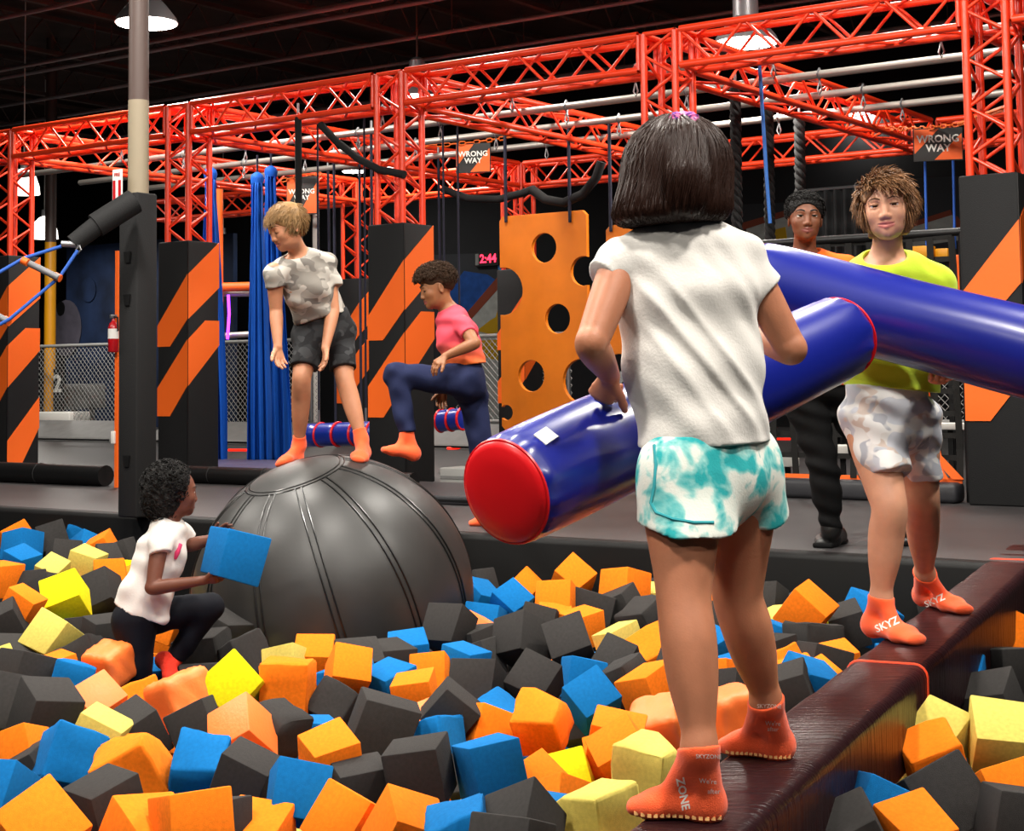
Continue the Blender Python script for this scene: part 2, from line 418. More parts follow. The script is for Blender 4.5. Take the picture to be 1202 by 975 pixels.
class Field:
    """list of blended primitives; each: (fn, lo, hi, k, op)"""
    def __init__(s): s.p = []; s.post = []; s.late = []
    def _add(s, fn, lo, hi, k, op):
        s.p.append((fn, A(lo), A(hi), k, op)); return s
    def cone(s, a, b, ra, rb, k=.02, op='+'):
        a = A(a); b = A(b); d = b - a; L2 = max(1e-9, float(d @ d)); R = max(ra, rb)
        def fn(p):
            q = p - a; t = np.clip(q @ d / L2, 0, 1)
            return np.linalg.norm(q - t[:, None] * d, axis=1) - (ra + (rb - ra) * t)
        return s._add(fn, np.minimum(a, b) - R, np.maximum(a, b) + R, k, op)
    def ball(s, c, r, k=.02, op='+'):
        return s.cone(c, A(c) + A((0, 0, 1e-4)), r, r, k, op)
    def chain(s, pts, rs, k=.02, op='+'):
        for i in range(len(pts) - 1): s.cone(pts[i], pts[i + 1], rs[i], rs[i + 1], k if i == 0 else max(k, .004), op)
        return s
    def limb(s, pts, rs, k=.02, sub=8):
        """smooth tube through pts with varying radius (no bulges at the joints)"""
        Pn = np.stack([A(p) for p in pts]); Rn = np.array(rs, np.float32); n = len(Pn); q = []; r = []
        for i in range(n - 1):
            p0 = Pn[max(i - 1, 0)]; p1 = Pn[i]; p2 = Pn[i + 1]; p3 = Pn[min(i + 2, n - 1)]
            r0 = Rn[max(i - 1, 0)]; r1 = Rn[i]; r2 = Rn[i + 1]; r3 = Rn[min(i + 2, n - 1)]
            for t in np.arange(sub) / sub:
                f = lambda a, b, c, d: .5 * (2 * b + (c - a) * t + (2 * a - 5 * b + 4 * c - d) * t * t + (3 * b - a - 3 * c + d) * t ** 3)
                q.append(f(p0, p1, p2, p3)); r.append(float(f(r0, r1, r2, r3)))
        q.append(Pn[-1]); r.append(float(Rn[-1])); q = np.stack(q).astype(np.float32)
        segs = [(q[i], q[i + 1] - q[i], max(1e-9, float(((q[i + 1] - q[i]) ** 2).sum())), r[i], r[i + 1]) for i in range(len(q) - 1)]
        def fn(p):
            best = None; l_ = p.min(0) - .06; h_ = p.max(0) + .06
            for a, d, L2, ra, rb in segs:
                e_ = a + d; R_ = max(ra, rb)
                if np.any(np.maximum(a, e_) + R_ < l_) or np.any(np.minimum(a, e_) - R_ > h_): continue
                w_ = p - a; t = np.clip(w_ @ d / L2, 0, 1)
                v = np.linalg.norm(w_ - t[:, None] * d, axis=1) - (ra + (rb - ra) * t)
                best = v if best is None else np.minimum(best, v)
            return best if best is not None else np.full(len(p), .06, np.float32)
        R = max(r)
        return s._add(fn, q.min(0) - R, q.max(0) + R, k, '+')
    def econe(s, a, b, side, wa, da, wb, db, k=.03, op='+', endf=1.0):
        """elliptic cone: half-width along `side`, half-depth across"""
        a = A(a); b = A(b); d = b - a; L2 = max(1e-9, float(d @ d)); ax = nrm(d)
        sd = A(side); sd = nrm(sd - ax * float(sd @ ax)); fd = np.cross(ax, sd); R = max(wa, wb, da, db)
        def fn(p):
            q = p - a; h = q @ d / L2; t = np.clip(h, 0, 1)
            c = q - t[:, None] * d
            ww = wa + (wb - wa) * t; dd = da + (db - da) * t; ee = np.minimum(ww, dd) * endf
            x = (c @ sd) / ww; y = (c @ fd) / dd; z = (c @ ax) / ee
            k0 = np.sqrt(x * x + y * y + z * z) + 1e-6
            k1 = np.sqrt((x / ww) ** 2 + (y / dd) ** 2 + (z / ee) ** 2) + 1e-6
            return k0 * (k0 - 1) / k1
        return s._add(fn, np.minimum(a, b) - R, np.maximum(a, b) + R, k, op)
    def ell(s, c, r, X=(1, 0, 0), Y=(0, 1, 0), Z=(0, 0, 1), k=.02, op='+'):
        c = A(c); r = A(r); M = np.stack([nrm(X), nrm(Y), nrm(Z)]).astype(np.float32); R = float(r.max())
        def fn(p):
            q = (p - c) @ M.T
            k0 = np.linalg.norm(q / r, axis=1) + 1e-6; k1 = np.linalg.norm(q / (r * r), axis=1) + 1e-6
            return k0 * (k0 - 1) / k1
        return s._add(fn, c - R, c + R, k, op)
    def box(s, c, h, X, Y, Z, rad, k=.01, op='+'):
        c = A(c); h = A(h) - rad; M = np.stack([nrm(X), nrm(Y), nrm(Z)]).astype(np.float32); R = float(np.linalg.norm(h)) + rad
        def fn(p):
            q = np.abs((p - c) @ M.T) - h
            return np.linalg.norm(np.maximum(q, 0), axis=1) + np.minimum(q.max(axis=1), 0) - rad
        return s._add(fn, c - R, c + R, k, op)
    def lid(s, c, r, n, off, k=.002):
        """ball cut by the plane (p-c).n > off"""
        c = A(c); n = nrm(n)
        def fn(p):
            q = p - c
            return np.maximum(np.linalg.norm(q, axis=1) - r, off - q @ n)
        return s._add(fn, c - r, c + r, k, '+')
    def plane(s, c, n, k=.002):
        """keep only the side (p-c).n < 0"""
        c = A(c); n = nrm(n)
        s.late.append((lambda p: -((p - c) @ n), None, None, k, '-')); return s
    def cut(s, c, n, half, depth=.06, k=.003):
        """local cut: removes a slab box past c along n"""
        n = nrm(n); x = nrm(np.cross(n, (.3, .5, .8))); y = np.cross(n, x); m = len(s.p)
        s.box(A(c) + n * depth, (half, half, depth), x, y, n, .003, k, '-'); s.late.append(s.p.pop()); return s
    def hole(s, c, r, X=(1, 0, 0), Y=(0, 1, 0), Z=(0, 0, 1), k=.006):
        s.ell(c, r, X, Y, Z, k, '-'); s.late.append(s.p.pop()); return s
    def sleeve(s, a, b, ra, rb, k=.03, n=None, at=None):
        """open tube of cloth from a to b, cut square at b (or at point `at` with normal n)"""
        a = A(a); b = A(b); d = nrm(b - a); G = Field(); e = b + d * max(rb, .05) * 1.3
        L = float(np.linalg.norm(b - a)); Le = float(np.linalg.norm(e - a)); re_ = ra + (rb - ra) * Le / L
        G.cone(a, e, ra, re_, .01); G.plane(b if at is None else at, d if n is None else n, k=.003)
        return s.cover(G, 0.0, k)
    def cover(s, F, off, k=.02):
        lo, hi = F.bounds()
        return s._add(lambda p: F.eval(p) - off, lo - off, hi + off, k, '+')
    def disp(s, fn):
        s.post.append(fn); return s
    def eval(s, p, off=0.0, box=None):
        d = np.full(len(p), .25, dtype=np.float32)
        for fn, lo, hi, k, op in s.p:
            if box is not None and lo is not None:
                mrg = k + .02
                if np.any(box[0] > hi + mrg) or np.any(box[1] < lo - mrg): continue
            f = fn(p)
            if op == '+':
                h = np.maximum(k - np.abs(d - f), 0) / k
                d = np.minimum(d, f) - h * h * k * .25
            else:
                h = np.maximum(k - np.abs(d + f), 0) / k
                d = np.maximum(d, -f) + h * h * k * .25
        for fn in s.post: d = d + fn(p)
        for fn, lo, hi, k, op in s.late:
            if box is not None and lo is not None:
                mrg = k + .02
                if np.any(box[0] > hi + mrg) or np.any(box[1] < lo - mrg): continue
            f = fn(p)
            h = np.maximum(k - np.abs(d + f), 0) / k
            d = np.maximum(d, -f) + h * h * k * .25
        return d - off
    def bounds(s):
        ps = [q for q in s.p if q[1] is not None and q[4] == '+']
        return np.min([q[1] for q in ps], axis=0), np.max([q[2] for q in ps], axis=0)

def polygonise(field, h, lo=None, hi=None, off=0.0, B=22):
    """surface nets on a sparse set of blocks; returns verts, quads"""
    l0, h0 = field.bounds()
    lo = l0 - .02 if lo is None else np.maximum(A(lo), l0 - .02); hi = h0 + .02 if hi is None else np.minimum(A(hi), h0 + .02)
    g0 = np.floor(lo / h).astype(int); g1 = np.ceil(hi / h).astype(int)
    nb = np.maximum(1, np.ceil((g1 - g0) / B).astype(int))
    bi = np.stack(np.meshgrid(*[np.arange(n) for n in nb], indexing='ij'), -1).reshape(-1, 3)
    ctr = ((g0 + bi * B + B / 2) * h).astype(np.float32)
    dc = np.concatenate([field.eval(ctr[i:i + 4000], off) for i in range(0, len(ctr), 4000)])
    sel = np.abs(dc) < B * h * .87 * 1.2 + .015
    VK = []; VP = []; QK = []
    n = B + 2                                        # samples -1 .. B
    gi = np.stack(np.meshgrid(*[np.arange(-1, B + 1)] * 3, indexing='ij'), -1).reshape(-1, 3)
    BIG = np.int64(1 << 20)
    for b in bi[sel]:
        o = g0 + b * B
        pts = ((gi + o) * h).astype(np.float32)
        d = field.eval(pts, off, (pts[0], pts[-1])).reshape(n, n, n)
        if d.min() > 0 or d.max() < 0: continue
        s = d < 0
        c8 = [(i, j, k) for i in (0, 1) for j in (0, 1) for k in (0, 1)]
        cnt = sum(s[i:n - 1 + i, j:n - 1 + j, k:n - 1 + k].astype(np.int8) for i, j, k in c8)
        cells = np.argwhere((cnt > 0) & (cnt < 8))
        if len(cells) == 0: continue
        acc = np.zeros((len(cells), 3), np.float32); num = np.zeros(len(cells), np.float32)
        for ax in range(3):
            for u in (0, 1):
                for v in (0, 1):
                    o1 = [0, 0, 0]; oth = [q for q in range(3) if q != ax]; o1[oth[0]] = u; o1[oth[1]] = v
                    o2 = list(o1); o2[ax] = 1
                    a = d[cells[:, 0] + o1[0], cells[:, 1] + o1[1], cells[:, 2] + o1[2]]
                    e = d[cells[:, 0] + o2[0], cells[:, 1] + o2[1], cells[:, 2] + o2[2]]
                    x = (a < 0) != (e < 0)
                    t = np.where(x, a / np.where(x, a - e, 1), 0)
                    q = np.array(o1, np.float32)[None] + 0; q = np.repeat(q, len(cells), 0); q[:, ax] += t
                    acc += q * x[:, None]; num += x
        pos = (cells - 1 + o + acc / num[:, None]) * h
        g = cells - 1 + o + 500000
        VK.append((g[:, 0] * BIG + g[:, 1]) * BIG + g[:, 2]); VP.append(pos)
        for ax in range(3):
            oth = [q for q in range(3) if q != ax]
            sl0 = [slice(1, n - 1)] * 3; sl1 = [slice(1, n - 1)] * 3
            sl0[ax] = slice(1, n - 1); sl1[ax] = slice(2, n)
            # edges start at sample index 1..B (grid 0..B-1); last slice along ax reaches B
            a = s[tuple(sl0)]; e = s[tuple(sl1)]
            x = np.argwhere(a != e)
            if len(x) == 0: continue
            fl = a[x[:, 0], x[:, 1], x[:, 2]]
            base = x + 1
            ks = []
            for (u, v) in ((0, 0), (1, 0), (1, 1), (0, 1)):
                c = base.copy(); c[:, oth[0]] -= u; c[:, oth[1]] -= v
                g = c - 1 + o + 500000
                ks.append((g[:, 0] * BIG + g[:, 1]) * BIG + g[:, 2])
            q = np.stack(ks, 1)
            flip = ~fl if ax != 1 else fl
            q[flip] = q[flip][:, ::-1]
            QK.append(q)
    if not VK: return np.zeros((0, 3), np.float32), np.zeros((0, 4), np.int64)
    VK = np.concatenate(VK); VP = np.concatenate(VP); QK = np.concatenate(QK)
    uk, idx = np.unique(VK, return_index=True); VP = VP[idx]
    j = np.searchsorted(uk, QK); j = np.minimum(j, len(uk) - 1)
    ok = np.all(uk[j] == QK, axis=1)
    return VP.astype(np.float32), j[ok]

def sdf_obj(name, field, h, m, parent, off=0.0, boxes=None, relax=0):
    """boxes: list of (lo, hi, h): finer regions; the rest is done at h"""
    V, Q = polygonise(field, h, off=off)
    if boxes:
        cen = V[Q].mean(1)
        keep = np.ones(len(Q), bool)
        for lo, hi, hh in boxes:
            keep &= ~np.all((cen > A(lo)) & (cen < A(hi)), axis=1)
        Q = Q[keep]; Vs = [V]; Qs = [Q]; n = len(V)
        for lo, hi, hh in boxes:
            v, q = polygonise(field, hh, A(lo) - h, A(hi) + h, off=off)
            if len(q) == 0: continue
            c = v[q].mean(1); q = q[np.all((c > A(lo) - h * .6) & (c < A(hi) + h * .6), axis=1)]
            Vs.append(v); Qs.append(q + n); n += len(v)
        V = np.concatenate(Vs); Q = np.concatenate(Qs)
        u, inv = np.unique(Q.ravel(), return_inverse=True); V = V[u]; Q = inv.reshape(-1, 4)
    return mk(name, V, Q, m, parent, smooth=True)

def march(field, p, d, maxd=.4, off=0.0, n=32):
    """first surface hit along rays p + t d (arrays)"""
    p = np.atleast_2d(A(p)).copy(); d = np.atleast_2d(A(d)); d = np.repeat(d, len(p), 0) if len(d) == 1 else d
    t = np.zeros(len(p), np.float32)
    for _ in range(n):
        q = p + d * t[:, None]; f = field.eval(q, off, (q.min(0) - .26, q.max(0) + .26)); t = np.minimum(t + f * .85, maxd)
    return p + d * t[:, None]

def wave(dirs, amp, seed=0):
    """fold pattern: sum of plane waves; dirs list of (vector wavenumber)"""
    rng = np.random.RandomState(seed); ph = rng.rand(len(dirs)) * 6.28
    D = [A(d) for d in dirs]
    def fn(p):
        s = 0
        for d, f in zip(D, ph):
            q = p @ d + f
            s = s + np.sin(q + .6 * np.sin(q * .37 + f * 2))
        return (amp / len(D)) * s
    return fn
# ================================================================== PEOPLE
def skin_mat(name, col, lip):
    m = mat(name, col, .48, .4, sss=.12, bump=.06, bscale=220, var=.06, vscale=25)
    nt = m.node_tree; b = nt.nodes['Principled BSDF']
    src = b.inputs['Base Color'].links[0].from_socket
    at = nt.nodes.new('ShaderNodeAttribute'); at.attribute_name = 'lip'
    mx = nt.nodes.new('ShaderNodeMix'); mx.data_type = 'RGBA'
    nt.links.new(at.outputs['Fac'], mx.inputs[0]); nt.links.new(src, mx.inputs[6]); mx.inputs[7].default_value = lin(lip)
    nt.links.new(mx.outputs[2], b.inputs['Base Color'])
    return m
def eye_mat(name, iris):
    m = bpy.data.materials.new(name); m.use_nodes = True; nt = m.node_tree; b = nt.nodes['Principled BSDF']
    b.inputs['Roughness'].default_value = .12
    at = nt.nodes.new('ShaderNodeAttribute'); at.attribute_name = 'ang'
    r = nt.nodes.new('ShaderNodeValToRGB'); r.color_ramp.interpolation = 'LINEAR'; e = r.color_ramp.elements
    e[0].position = 0; e[0].color = lin('050404'); e[1].position = .56; e[1].color = lin('d8cfc8')
    for p, c in ((.2, '050404'), (.24, iris), (.5, iris)):
        q = e.new(p); q.color = lin(c)
    nt.links.new(at.outputs['Fac'], r.inputs[0]); nt.links.new(r.outputs[0], b.inputs['Base Color'])
    return m

class Head:
    """frame: c centre at eye level, up, forward, S height chin to crown"""
    def __init__(s, c, up, fwd, S):
        s.c = A(c); s.u = nrm(up); f = A(fwd); s.f = nrm(f - s.u * float(f @ s.u)); s.r = np.cross(s.f, s.u); s.S = S
    def p(s, x, y, z): return s.c + (s.r * x + s.f * y + s.u * z) * s.S
    def loc(s, P_):
        q = (P_ - s.c) / s.S; return np.stack([q @ s.r, q @ s.f, q @ s.u], 1)
    def build(s, F, lidoff=.012, smile=0.0, face=True, openm=0.0):
        S = s.S; X, Y, Z = s.r, s.f, s.u
        F.ell(s.p(0, -.06, .13), (.345 * S, .43 * S, .365 * S), X, Y, Z, k=.03)
        F.ell(s.p(0, .10, -.12), (.285 * S, .285 * S, .345 * S), X, Y, Z, k=.03)
        F.ell(s.p(0, .12, -.32), (.205 * S, .225 * S, .165 * S), X, Y, Z, k=.03)
        F.ball(s.p(0, .285, -.425), .065 * S, k=.02)
        if face:
            for sx in (-1, 1): F.ball(s.p(sx * .165, .235, -.13), .105 * S, k=.02)
            F.cone(s.p(-.15, .325, .075), s.p(.15, .325, .075), .05 * S, .05 * S, k=.015)
            for sx in (-1, 1):
                F.ell(s.p(sx * .145, .41, .0), (.085 * S, .06 * S, .055 * S), X, Y, Z, k=.012, op='-')
            for sx in (-1, 1):
                c = s.p(sx * .142, .295, 0)
                n_up = s.u * .9 + s.f * .12; n_dn = -s.u * .9 + s.f * .1
                F.lid(c, .083 * S, n_up, lidoff * S, k=.004)
                F.lid(c, .080 * S, n_dn, .030 * S, k=.004)
            F.cone(s.p(0, .345, .02), s.p(0, .412, -.165), .030 * S, .046 * S, k=.014)
            for sx in (-1, 1):
                F.ball(s.p(sx * .052, .39, -.185), .034 * S, k=.008)
            w = .105 + .03 * smile; zc_ = -.30 + .03 * smile
            for sx in (-1, 1):
                F.cone(s.p(0, .372, -.282 + .004), s.p(sx * w, .315, zc_), .024 * S, .010 * S, k=.006)
                F.cone(s.p(0, .365, -.333 - openm), s.p(sx * w * .9, .315, zc_ - .01), .030 * S, .010 * S, k=.006)
                F.cone(s.p(0, .40, -.307 - openm * .5), s.p(sx * w, .345, zc_), (.009 + openm * .5) * S, .005 * S, k=.003, op='-')
        for sx in (-1, 1):
            ex = nrm(X * sx + Y * -.35); ey = np.cross(Z, ex)
            F.ell(s.p(sx * .335, -.05, -.045), (.03 * S, .075 * S, .135 * S), ex, ey, nrm(Z - Y * .15), k=.006)
            F.ell(s.p(sx * .372, -.035, -.04), (.02 * S, .042 * S, .085 * S), ex, ey, Z, k=.006, op='-')
    def lipmask(s, obj, off):
        me = obj.data; n = len(me.vertices); co = np.empty(n * 3, np.float32); me.vertices.foreach_get('co', co)
        q = s.loc(co.reshape(-1, 3) + A(off))
        m = np.clip(1.25 - np.sqrt((q[:, 0] / .115) ** 2 + ((q[:, 2] + .308) / .05) ** 2), 0, .3) / .3
        m *= (q[:, 1] > .25)
        at = me.attributes.new('lip', 'FLOAT', 'POINT'); at.data.foreach_set('value', m.astype(np.float32))
    def eyes(s, parent, m, look=(0, 0), r=.073, lash=None, lidoff=.01):
        for sx in (-1, 1):
            c = s.p(sx * .142, .295, 0); S = s.S
            d = nrm(s.f + s.r * look[0] + s.u * look[1])
            b = MB().lathe(c, d, [(max(1e-4, r * S * math.sin(a)), -r * S * math.cos(a)) for a in np.linspace(0.02, math.pi - .02, 15)], 18)
            o = b.build('eye', m, parent, smooth=True)
            ang = [float(np.arccos(np.clip((np.array(v.co) + A(root_loc(parent)) - c) @ d / (r * S), -1, 1))) for v in o.data.vertices]
            at = o.data.attributes.new('ang', 'FLOAT', 'POINT'); at.data.foreach_set('value', np.array(ang, np.float32))
            if lash is not None:
                R_ = .0865 * S; n_up = nrm(s.u * .9 + s.f * .12); e1 = nrm(s.f - n_up * float(s.f @ n_up)); e2 = np.cross(n_up, e1); rr_ = math.sqrt(max(1e-9, R_ * R_ - (lidoff * S) ** 2))
                MB().tube([Vector(c + n_up * lidoff * S + (e1 * math.cos(t) + e2 * math.sin(t)) * rr_) for t in np.linspace(-.95, .95, 11)], [.0035 * S, .007 * S, .009 * S] + [.0095 * S] * 5 + [.009 * S, .007 * S, .0035 * S], 5).build('eyelash', lash, parent, smooth=True)
    def brows(s, F, parent, m, z=.095, th=.016, tilt=.0):
        for sx in (-1, 1):
            xs = np.linspace(.055, .235, 7)
            p0 = np.stack([s.p(sx * x, .75, z + tilt * (x - .14) + .028 * math.sin((x - .055) / .18 * math.pi)) for x in xs])
            q = march(F, p0, -s.f)
            MB().tube([Vector(v) + Vector(s.f) * .0008 for v in q], [s.S * th * a for a in (.6, 1, 1, .95, .8, .55, .25)], 6).build('eyebrow', m, parent, smooth=True)

def hand(F, w, d, n, thumb, s=1.0, curl=(.3, .4, .3), spread=.06, thumb_curl=.3, tdir=None, k0=.012):
    """w wrist, d direction to knuckles, n palm normal (fingers curl towards it), thumb = side vector"""
    w = A(w); d = nrm(d); n = A(n); n = nrm(n - d * float(n @ d)); t = np.cross(d, n)
    if float(t @ A(thumb)) < 0: t = -t
    L = .062 * s
    F.econe(w + d * .008 * s, w + d * L * .92, t, .021 * s, .0135 * s, .031 * s, .0125 * s, k=k0)
    bases = [(.024, .060, .056, 1.0), (.009, .066, .062, 1.0), (-.007, .063, .058, .96), (-.021, .055, .046, .86)]
    for i, (tx, dx, fl, rr) in enumerate(bases):
        b = w + t * tx * s + d * dx * s * .92
        ang = 0; dirv = nrm(d + t * (spread * (1.5 - i)))
        p = b - d * .01 * s; rad = .0078 * s * rr; segs = (fl * .46 * s, fl * .32 * s, fl * .27 * s)
        pts = [p]; rs = [rad * 1.05]
        for j in range(3):
            ang += curl[j] if not isinstance(curl[0], (tuple, list)) else curl[i][j]
            dv = dirv * math.cos(ang) + n * math.sin(ang)
            p = p + dv * (segs[j] + (.01 * s if j == 0 else 0)); pts.append(p); rs.append(rad * (.96, .88, .74)[j])
        F.chain(pts, rs, k=.0035)
    tb = w + t * .016 * s + d * .018 * s
    td = nrm(d * .75 + t * .75 + n * .25) if tdir is None else nrm(tdir)
    p1 = tb + td * .030 * s; td2 = nrm(td * math.cos(thumb_curl) + (d * .8 + n * .4) * math.sin(thumb_curl)); p2 = p1 + td2 * .024 * s
    td3 = nrm(td2 * math.cos(thumb_curl) + (d * .6 + n * .5) * math.sin(thumb_curl)); p3 = p2 + td3 * .019 * s
    F.chain([tb, p1, p2, p3], [.0125 * s, .0095 * s, .0085 * s, .007 * s], k=.006)

def foot(F, ank, heel, toe, s=1.0, k=.024, sole_up=(0, 0, 1)):
    """heel and toe points on the ground"""
    ank = A(ank); heel = A(heel); toe = A(toe); up = nrm(sole_up); d = nrm(toe - heel); side = np.cross(d, up); L = float(np.linalg.norm(toe - heel))
    F.cone(ank, heel + up * .030 * s + d * .022 * s, .029 * s, .029 * s, k)
    F.ball(heel + up * .028 * s + d * .026 * s, .028 * s, k)
    F.econe(heel + up * .032 * s + d * .03 * s, heel + d * L * .68 + up * .021 * s, side, .028 * s, .031 * s, .040 * s, .021 * s, k)
    F.econe(heel + d * L * .68 + up * .021 * s, toe - d * .022 * s + up * .015 * s, side, .040 * s, .021 * s, .031 * s, .014 * s, k)
    F.cone(ank + d * .012 * s - up * .012 * s, heel + d * L * .55 + up * .033 * s, .022 * s, .017 * s, k)

def leg(F, hip, knee, ank, s=1.0, k=.03, back=None, th=1.0):
    hip = A(hip); knee = A(knee); ank = A(ank)
    b = nrm(back) if back is not None else A((0, 0, 0)); L1 = lambda t: hip + (knee - hip) * t; L2 = lambda t: knee + (ank - knee) * t
    F.limb([hip, L1(.35), L1(.75), knee, L2(.28) + b * .006 * s, L2(.55) + b * .003 * s, L2(.82), ank], [v * s * th for v in (.072, .067, .053, .0475, .0480, .0430, .0315, .0285 / th)], k)
def arm(F, sh, el, wr, s=1.0, k=.02):
    sh = A(sh); el = A(el); wr = A(wr)
    F.limb([sh, sh + (el - sh) * .5, sh + (el - sh) * .88, el, el + (wr - el) * .28, el + (wr - el) * .65, wr], [v * s for v in (.041, .037, .0325, .0315, .0320, .0265, .0200)], k)
def torso(F, pel, chest, neck, shl, shr, hipl, hipr, s=1.0, k=.04, grow=0.0):
    """pelvis centre, chest centre, neck base"""
    pel = A(pel); chest = A(chest); neck = A(neck); ss = nrm(A(shr) - A(shl)); hs = nrm(A(hipr) - A(hipl))
    waist = pel * .5 + chest * .5
    F.econe(pel - (chest - pel) * .12, waist, hs, (.125 + grow) * s, (.098 + grow) * s, (.108 + grow) * s, (.082 + grow) * s, k)
    F.econe(waist, chest, ss, (.108 + grow) * s, (.082 + grow) * s, (.130 + grow) * s, (.095 + grow) * s, k)
    F.econe(chest, chest * .35 + neck * .65, ss, (.130 + grow) * s, (.095 + grow) * s, (.105 + grow) * s, (.075 + grow) * s, k)
    for q in (shl, shr):
        F.cone(chest * .25 + neck * .75, q, (.048 + grow) * s, (.043 + grow) * s, k)

def tubes_obj(name, strands, m, parent, n=5):
    """strands: list of (Kx3 array, radii)"""
    V = []; Fq = []; base = 0
    for pts, rs in strands:
        K = len(pts); d = np.gradient(pts, axis=0); d /= np.linalg.norm(d, axis=1)[:, None] + 1e-9
        ref = A((.31, .53, .79)); a = np.cross(d, ref); a /= np.linalg.norm(a, axis=1)[:, None] + 1e-9; b = np.cross(d, a)
        th = np.arange(n) * 2 * np.pi / n
        ring = pts[:, None] + (a[:, None] * np.cos(th)[None, :, None] + b[:, None] * np.sin(th)[None, :, None]) * np.asarray(rs)[:, None, None]
        V.append(ring.reshape(-1, 3))
        i = np.arange(K - 1)[:, None] * n; j = np.arange(n)[None]
        q = np.stack([i + j, i + (j + 1) % n, i + n + (j + 1) % n, i + n + j], -1).reshape(-1, 4) + base
        Fq.append(q); base += K * n
    return np.concatenate(V).astype(np.float32), np.concatenate(Fq)

def join_geo(parts):
    Vs = []; Qs = []; n = 0
    for v, q in parts:
        Vs.append(v); Qs.append(q + n); n += len(v)
    return np.concatenate(Vs), np.concatenate(Qs)

def sock_of(F, ank, heel, toe, s, top, parent, m, h=.004, off=.0035, name='sock', topn=None):
    """covering of the foot cut at `top` (point) along the shin"""
    G = Field(); G.p = list(F.p); G.late = list(F.late); G.post = list(F.post)
    n = nrm(A(topn)) if topn is not None else A((0, 0, 1))
    G.plane(top, n, k=.002)
    pts = np.stack([A(ank), A(heel), A(toe), A(top)])
    lo = pts.min(0) - .06 * s; hi = pts.max(0) + .06 * s
    V, Q = polygonise(G, h, lo, hi, off=off)
    return mk(name, V, Q, m, parent, smooth=True)

M_sock = mat('sock_orange', 'ff6438', .9, .1, bump=.25, bscale=350, emit=None, sheen=.2)
M_socktxt = mat('sock_print', 'f3e6dc', .8)
M_grip = mat('sock_grip_dots', 'ffc07a', .6)
M_brow_b = mat('eyebrow_brown', '6a4a30', .8)
M_brow_k = mat('eyebrow_black', '140e0b', .8)
def project_text(name, txt, F, centre, ex, ey, into, size, m, parent, off=.004, bold=.03):
    V, Fc = text_geo(txt, bold, 0)
    bm = bmesh.new(); vv = [bm.verts.new(v) for v in V]
    for f in Fc:
        try: bm.faces.new([vv[i] for i in f])
        except ValueError: pass
    bmesh.ops.subdivide_edges(bm, edges=list(bm.edges), cuts=4, use_grid_fill=True); bm.verts.index_update(); V = [v.co.copy() for v in bm.verts]; Fc = [tuple(v.index for v in f.verts) for f in bm.faces]; bm.free()
    ex = nrm(ex); ey = nrm(ey); into = nrm(into)
    p0 = np.stack([A(centre) + (ex * v.x + ey * v.y) * size - into * .12 for v in V])
    q = march(F, p0, into, .3, off=off)
    return mk(name, q.astype(np.float32), [tuple(f) for f in Fc], m, parent)
# ================================================================== big black ball, beam and logs (people rest on these)
BALL_D = 7.5; BALL_R = 163 * BALL_D / FPX
_bt = P(390, 534, BALL_D); BALL_C = Vector((P(391, 690, BALL_D).x, BALL_D, _bt.z - BALL_R))
def on_ball(x, y, lift=0.0):
    d = ray(x, y).normalized(); o = CAMP - BALL_C; R = BALL_R + lift
    b = o.dot(d); c = o.dot(o) - R * R; disc = b * b - c
    t = -b - math.sqrt(max(0, disc)); return CAMP + d * t
M_ball = mat('ball_vinyl', '2d2c2b', .44, .5, bump=.12, bscale=9, var=.15, vscale=5)
ball = thing('wrecking_ball', BALL_C - Vector((0, 0, BALL_R)), 'huge glossy black vinyl ball half sunk in the foam pit', 'ball')
_bw = Vector((-.27, -.25, 1)).normalized(); _bu = Vector((0, -1, 0)); _bu = (_bu - _bw * _bu.dot(_bw)).normalized(); _bv = _bw.cross(_bu)
def ball_pt(az, el, lift=0):
    return BALL_C + (_bu * (math.cos(el) * math.cos(az)) + _bv * (math.cos(el) * math.sin(az)) + _bw * math.sin(el)) * (BALL_R + lift)
vs = []; fs = []; NA, NE = 96, 48; NG = 12
for j in range(NE + 1):
    el = -math.pi / 2 + math.pi * j / NE
    for i in range(NA):
        az = 2 * math.pi * i / NA
        g = 1 - abs(((az + .13) * NG / (2 * math.pi)) % 1 - .5) * 2      # 1 at a seam
        dip = -.004 * max(0, (g - .75) / .25) ** 2 * math.cos(el) if el < 1.205 else 0
        vs.append(ball_pt(az, el, dip))
for j in range(NE):
    for i in range(NA):
        fs.append((j * NA + i, j * NA + (i + 1) % NA, (j + 1) * NA + (i + 1) % NA, (j + 1) * NA + i))
MB().add(vs, fs).build('shell', M_ball, ball, smooth=True)
M_seam = mat('ball_piping', '141414', .3, .6)
for i in range(NG):
    az = (i + .5) * 2 * math.pi / NG - .13
    for da in (-.022, .022):
        b = MB(); b.tube([ball_pt(az + da / max(.35, math.cos(e)), e, .0) for e in np.linspace(-.6, 1.205, 26)], .0042, 6)
        b.build('seam', M_seam, ball, smooth=True)
for e in (1.205, 1.235):
    MB().tube([ball_pt(a, e, 0) for a in np.linspace(0, 2 * math.pi, 61)], .004, 6, cap=False).build('cap_seam', M_seam, ball, smooth=True)

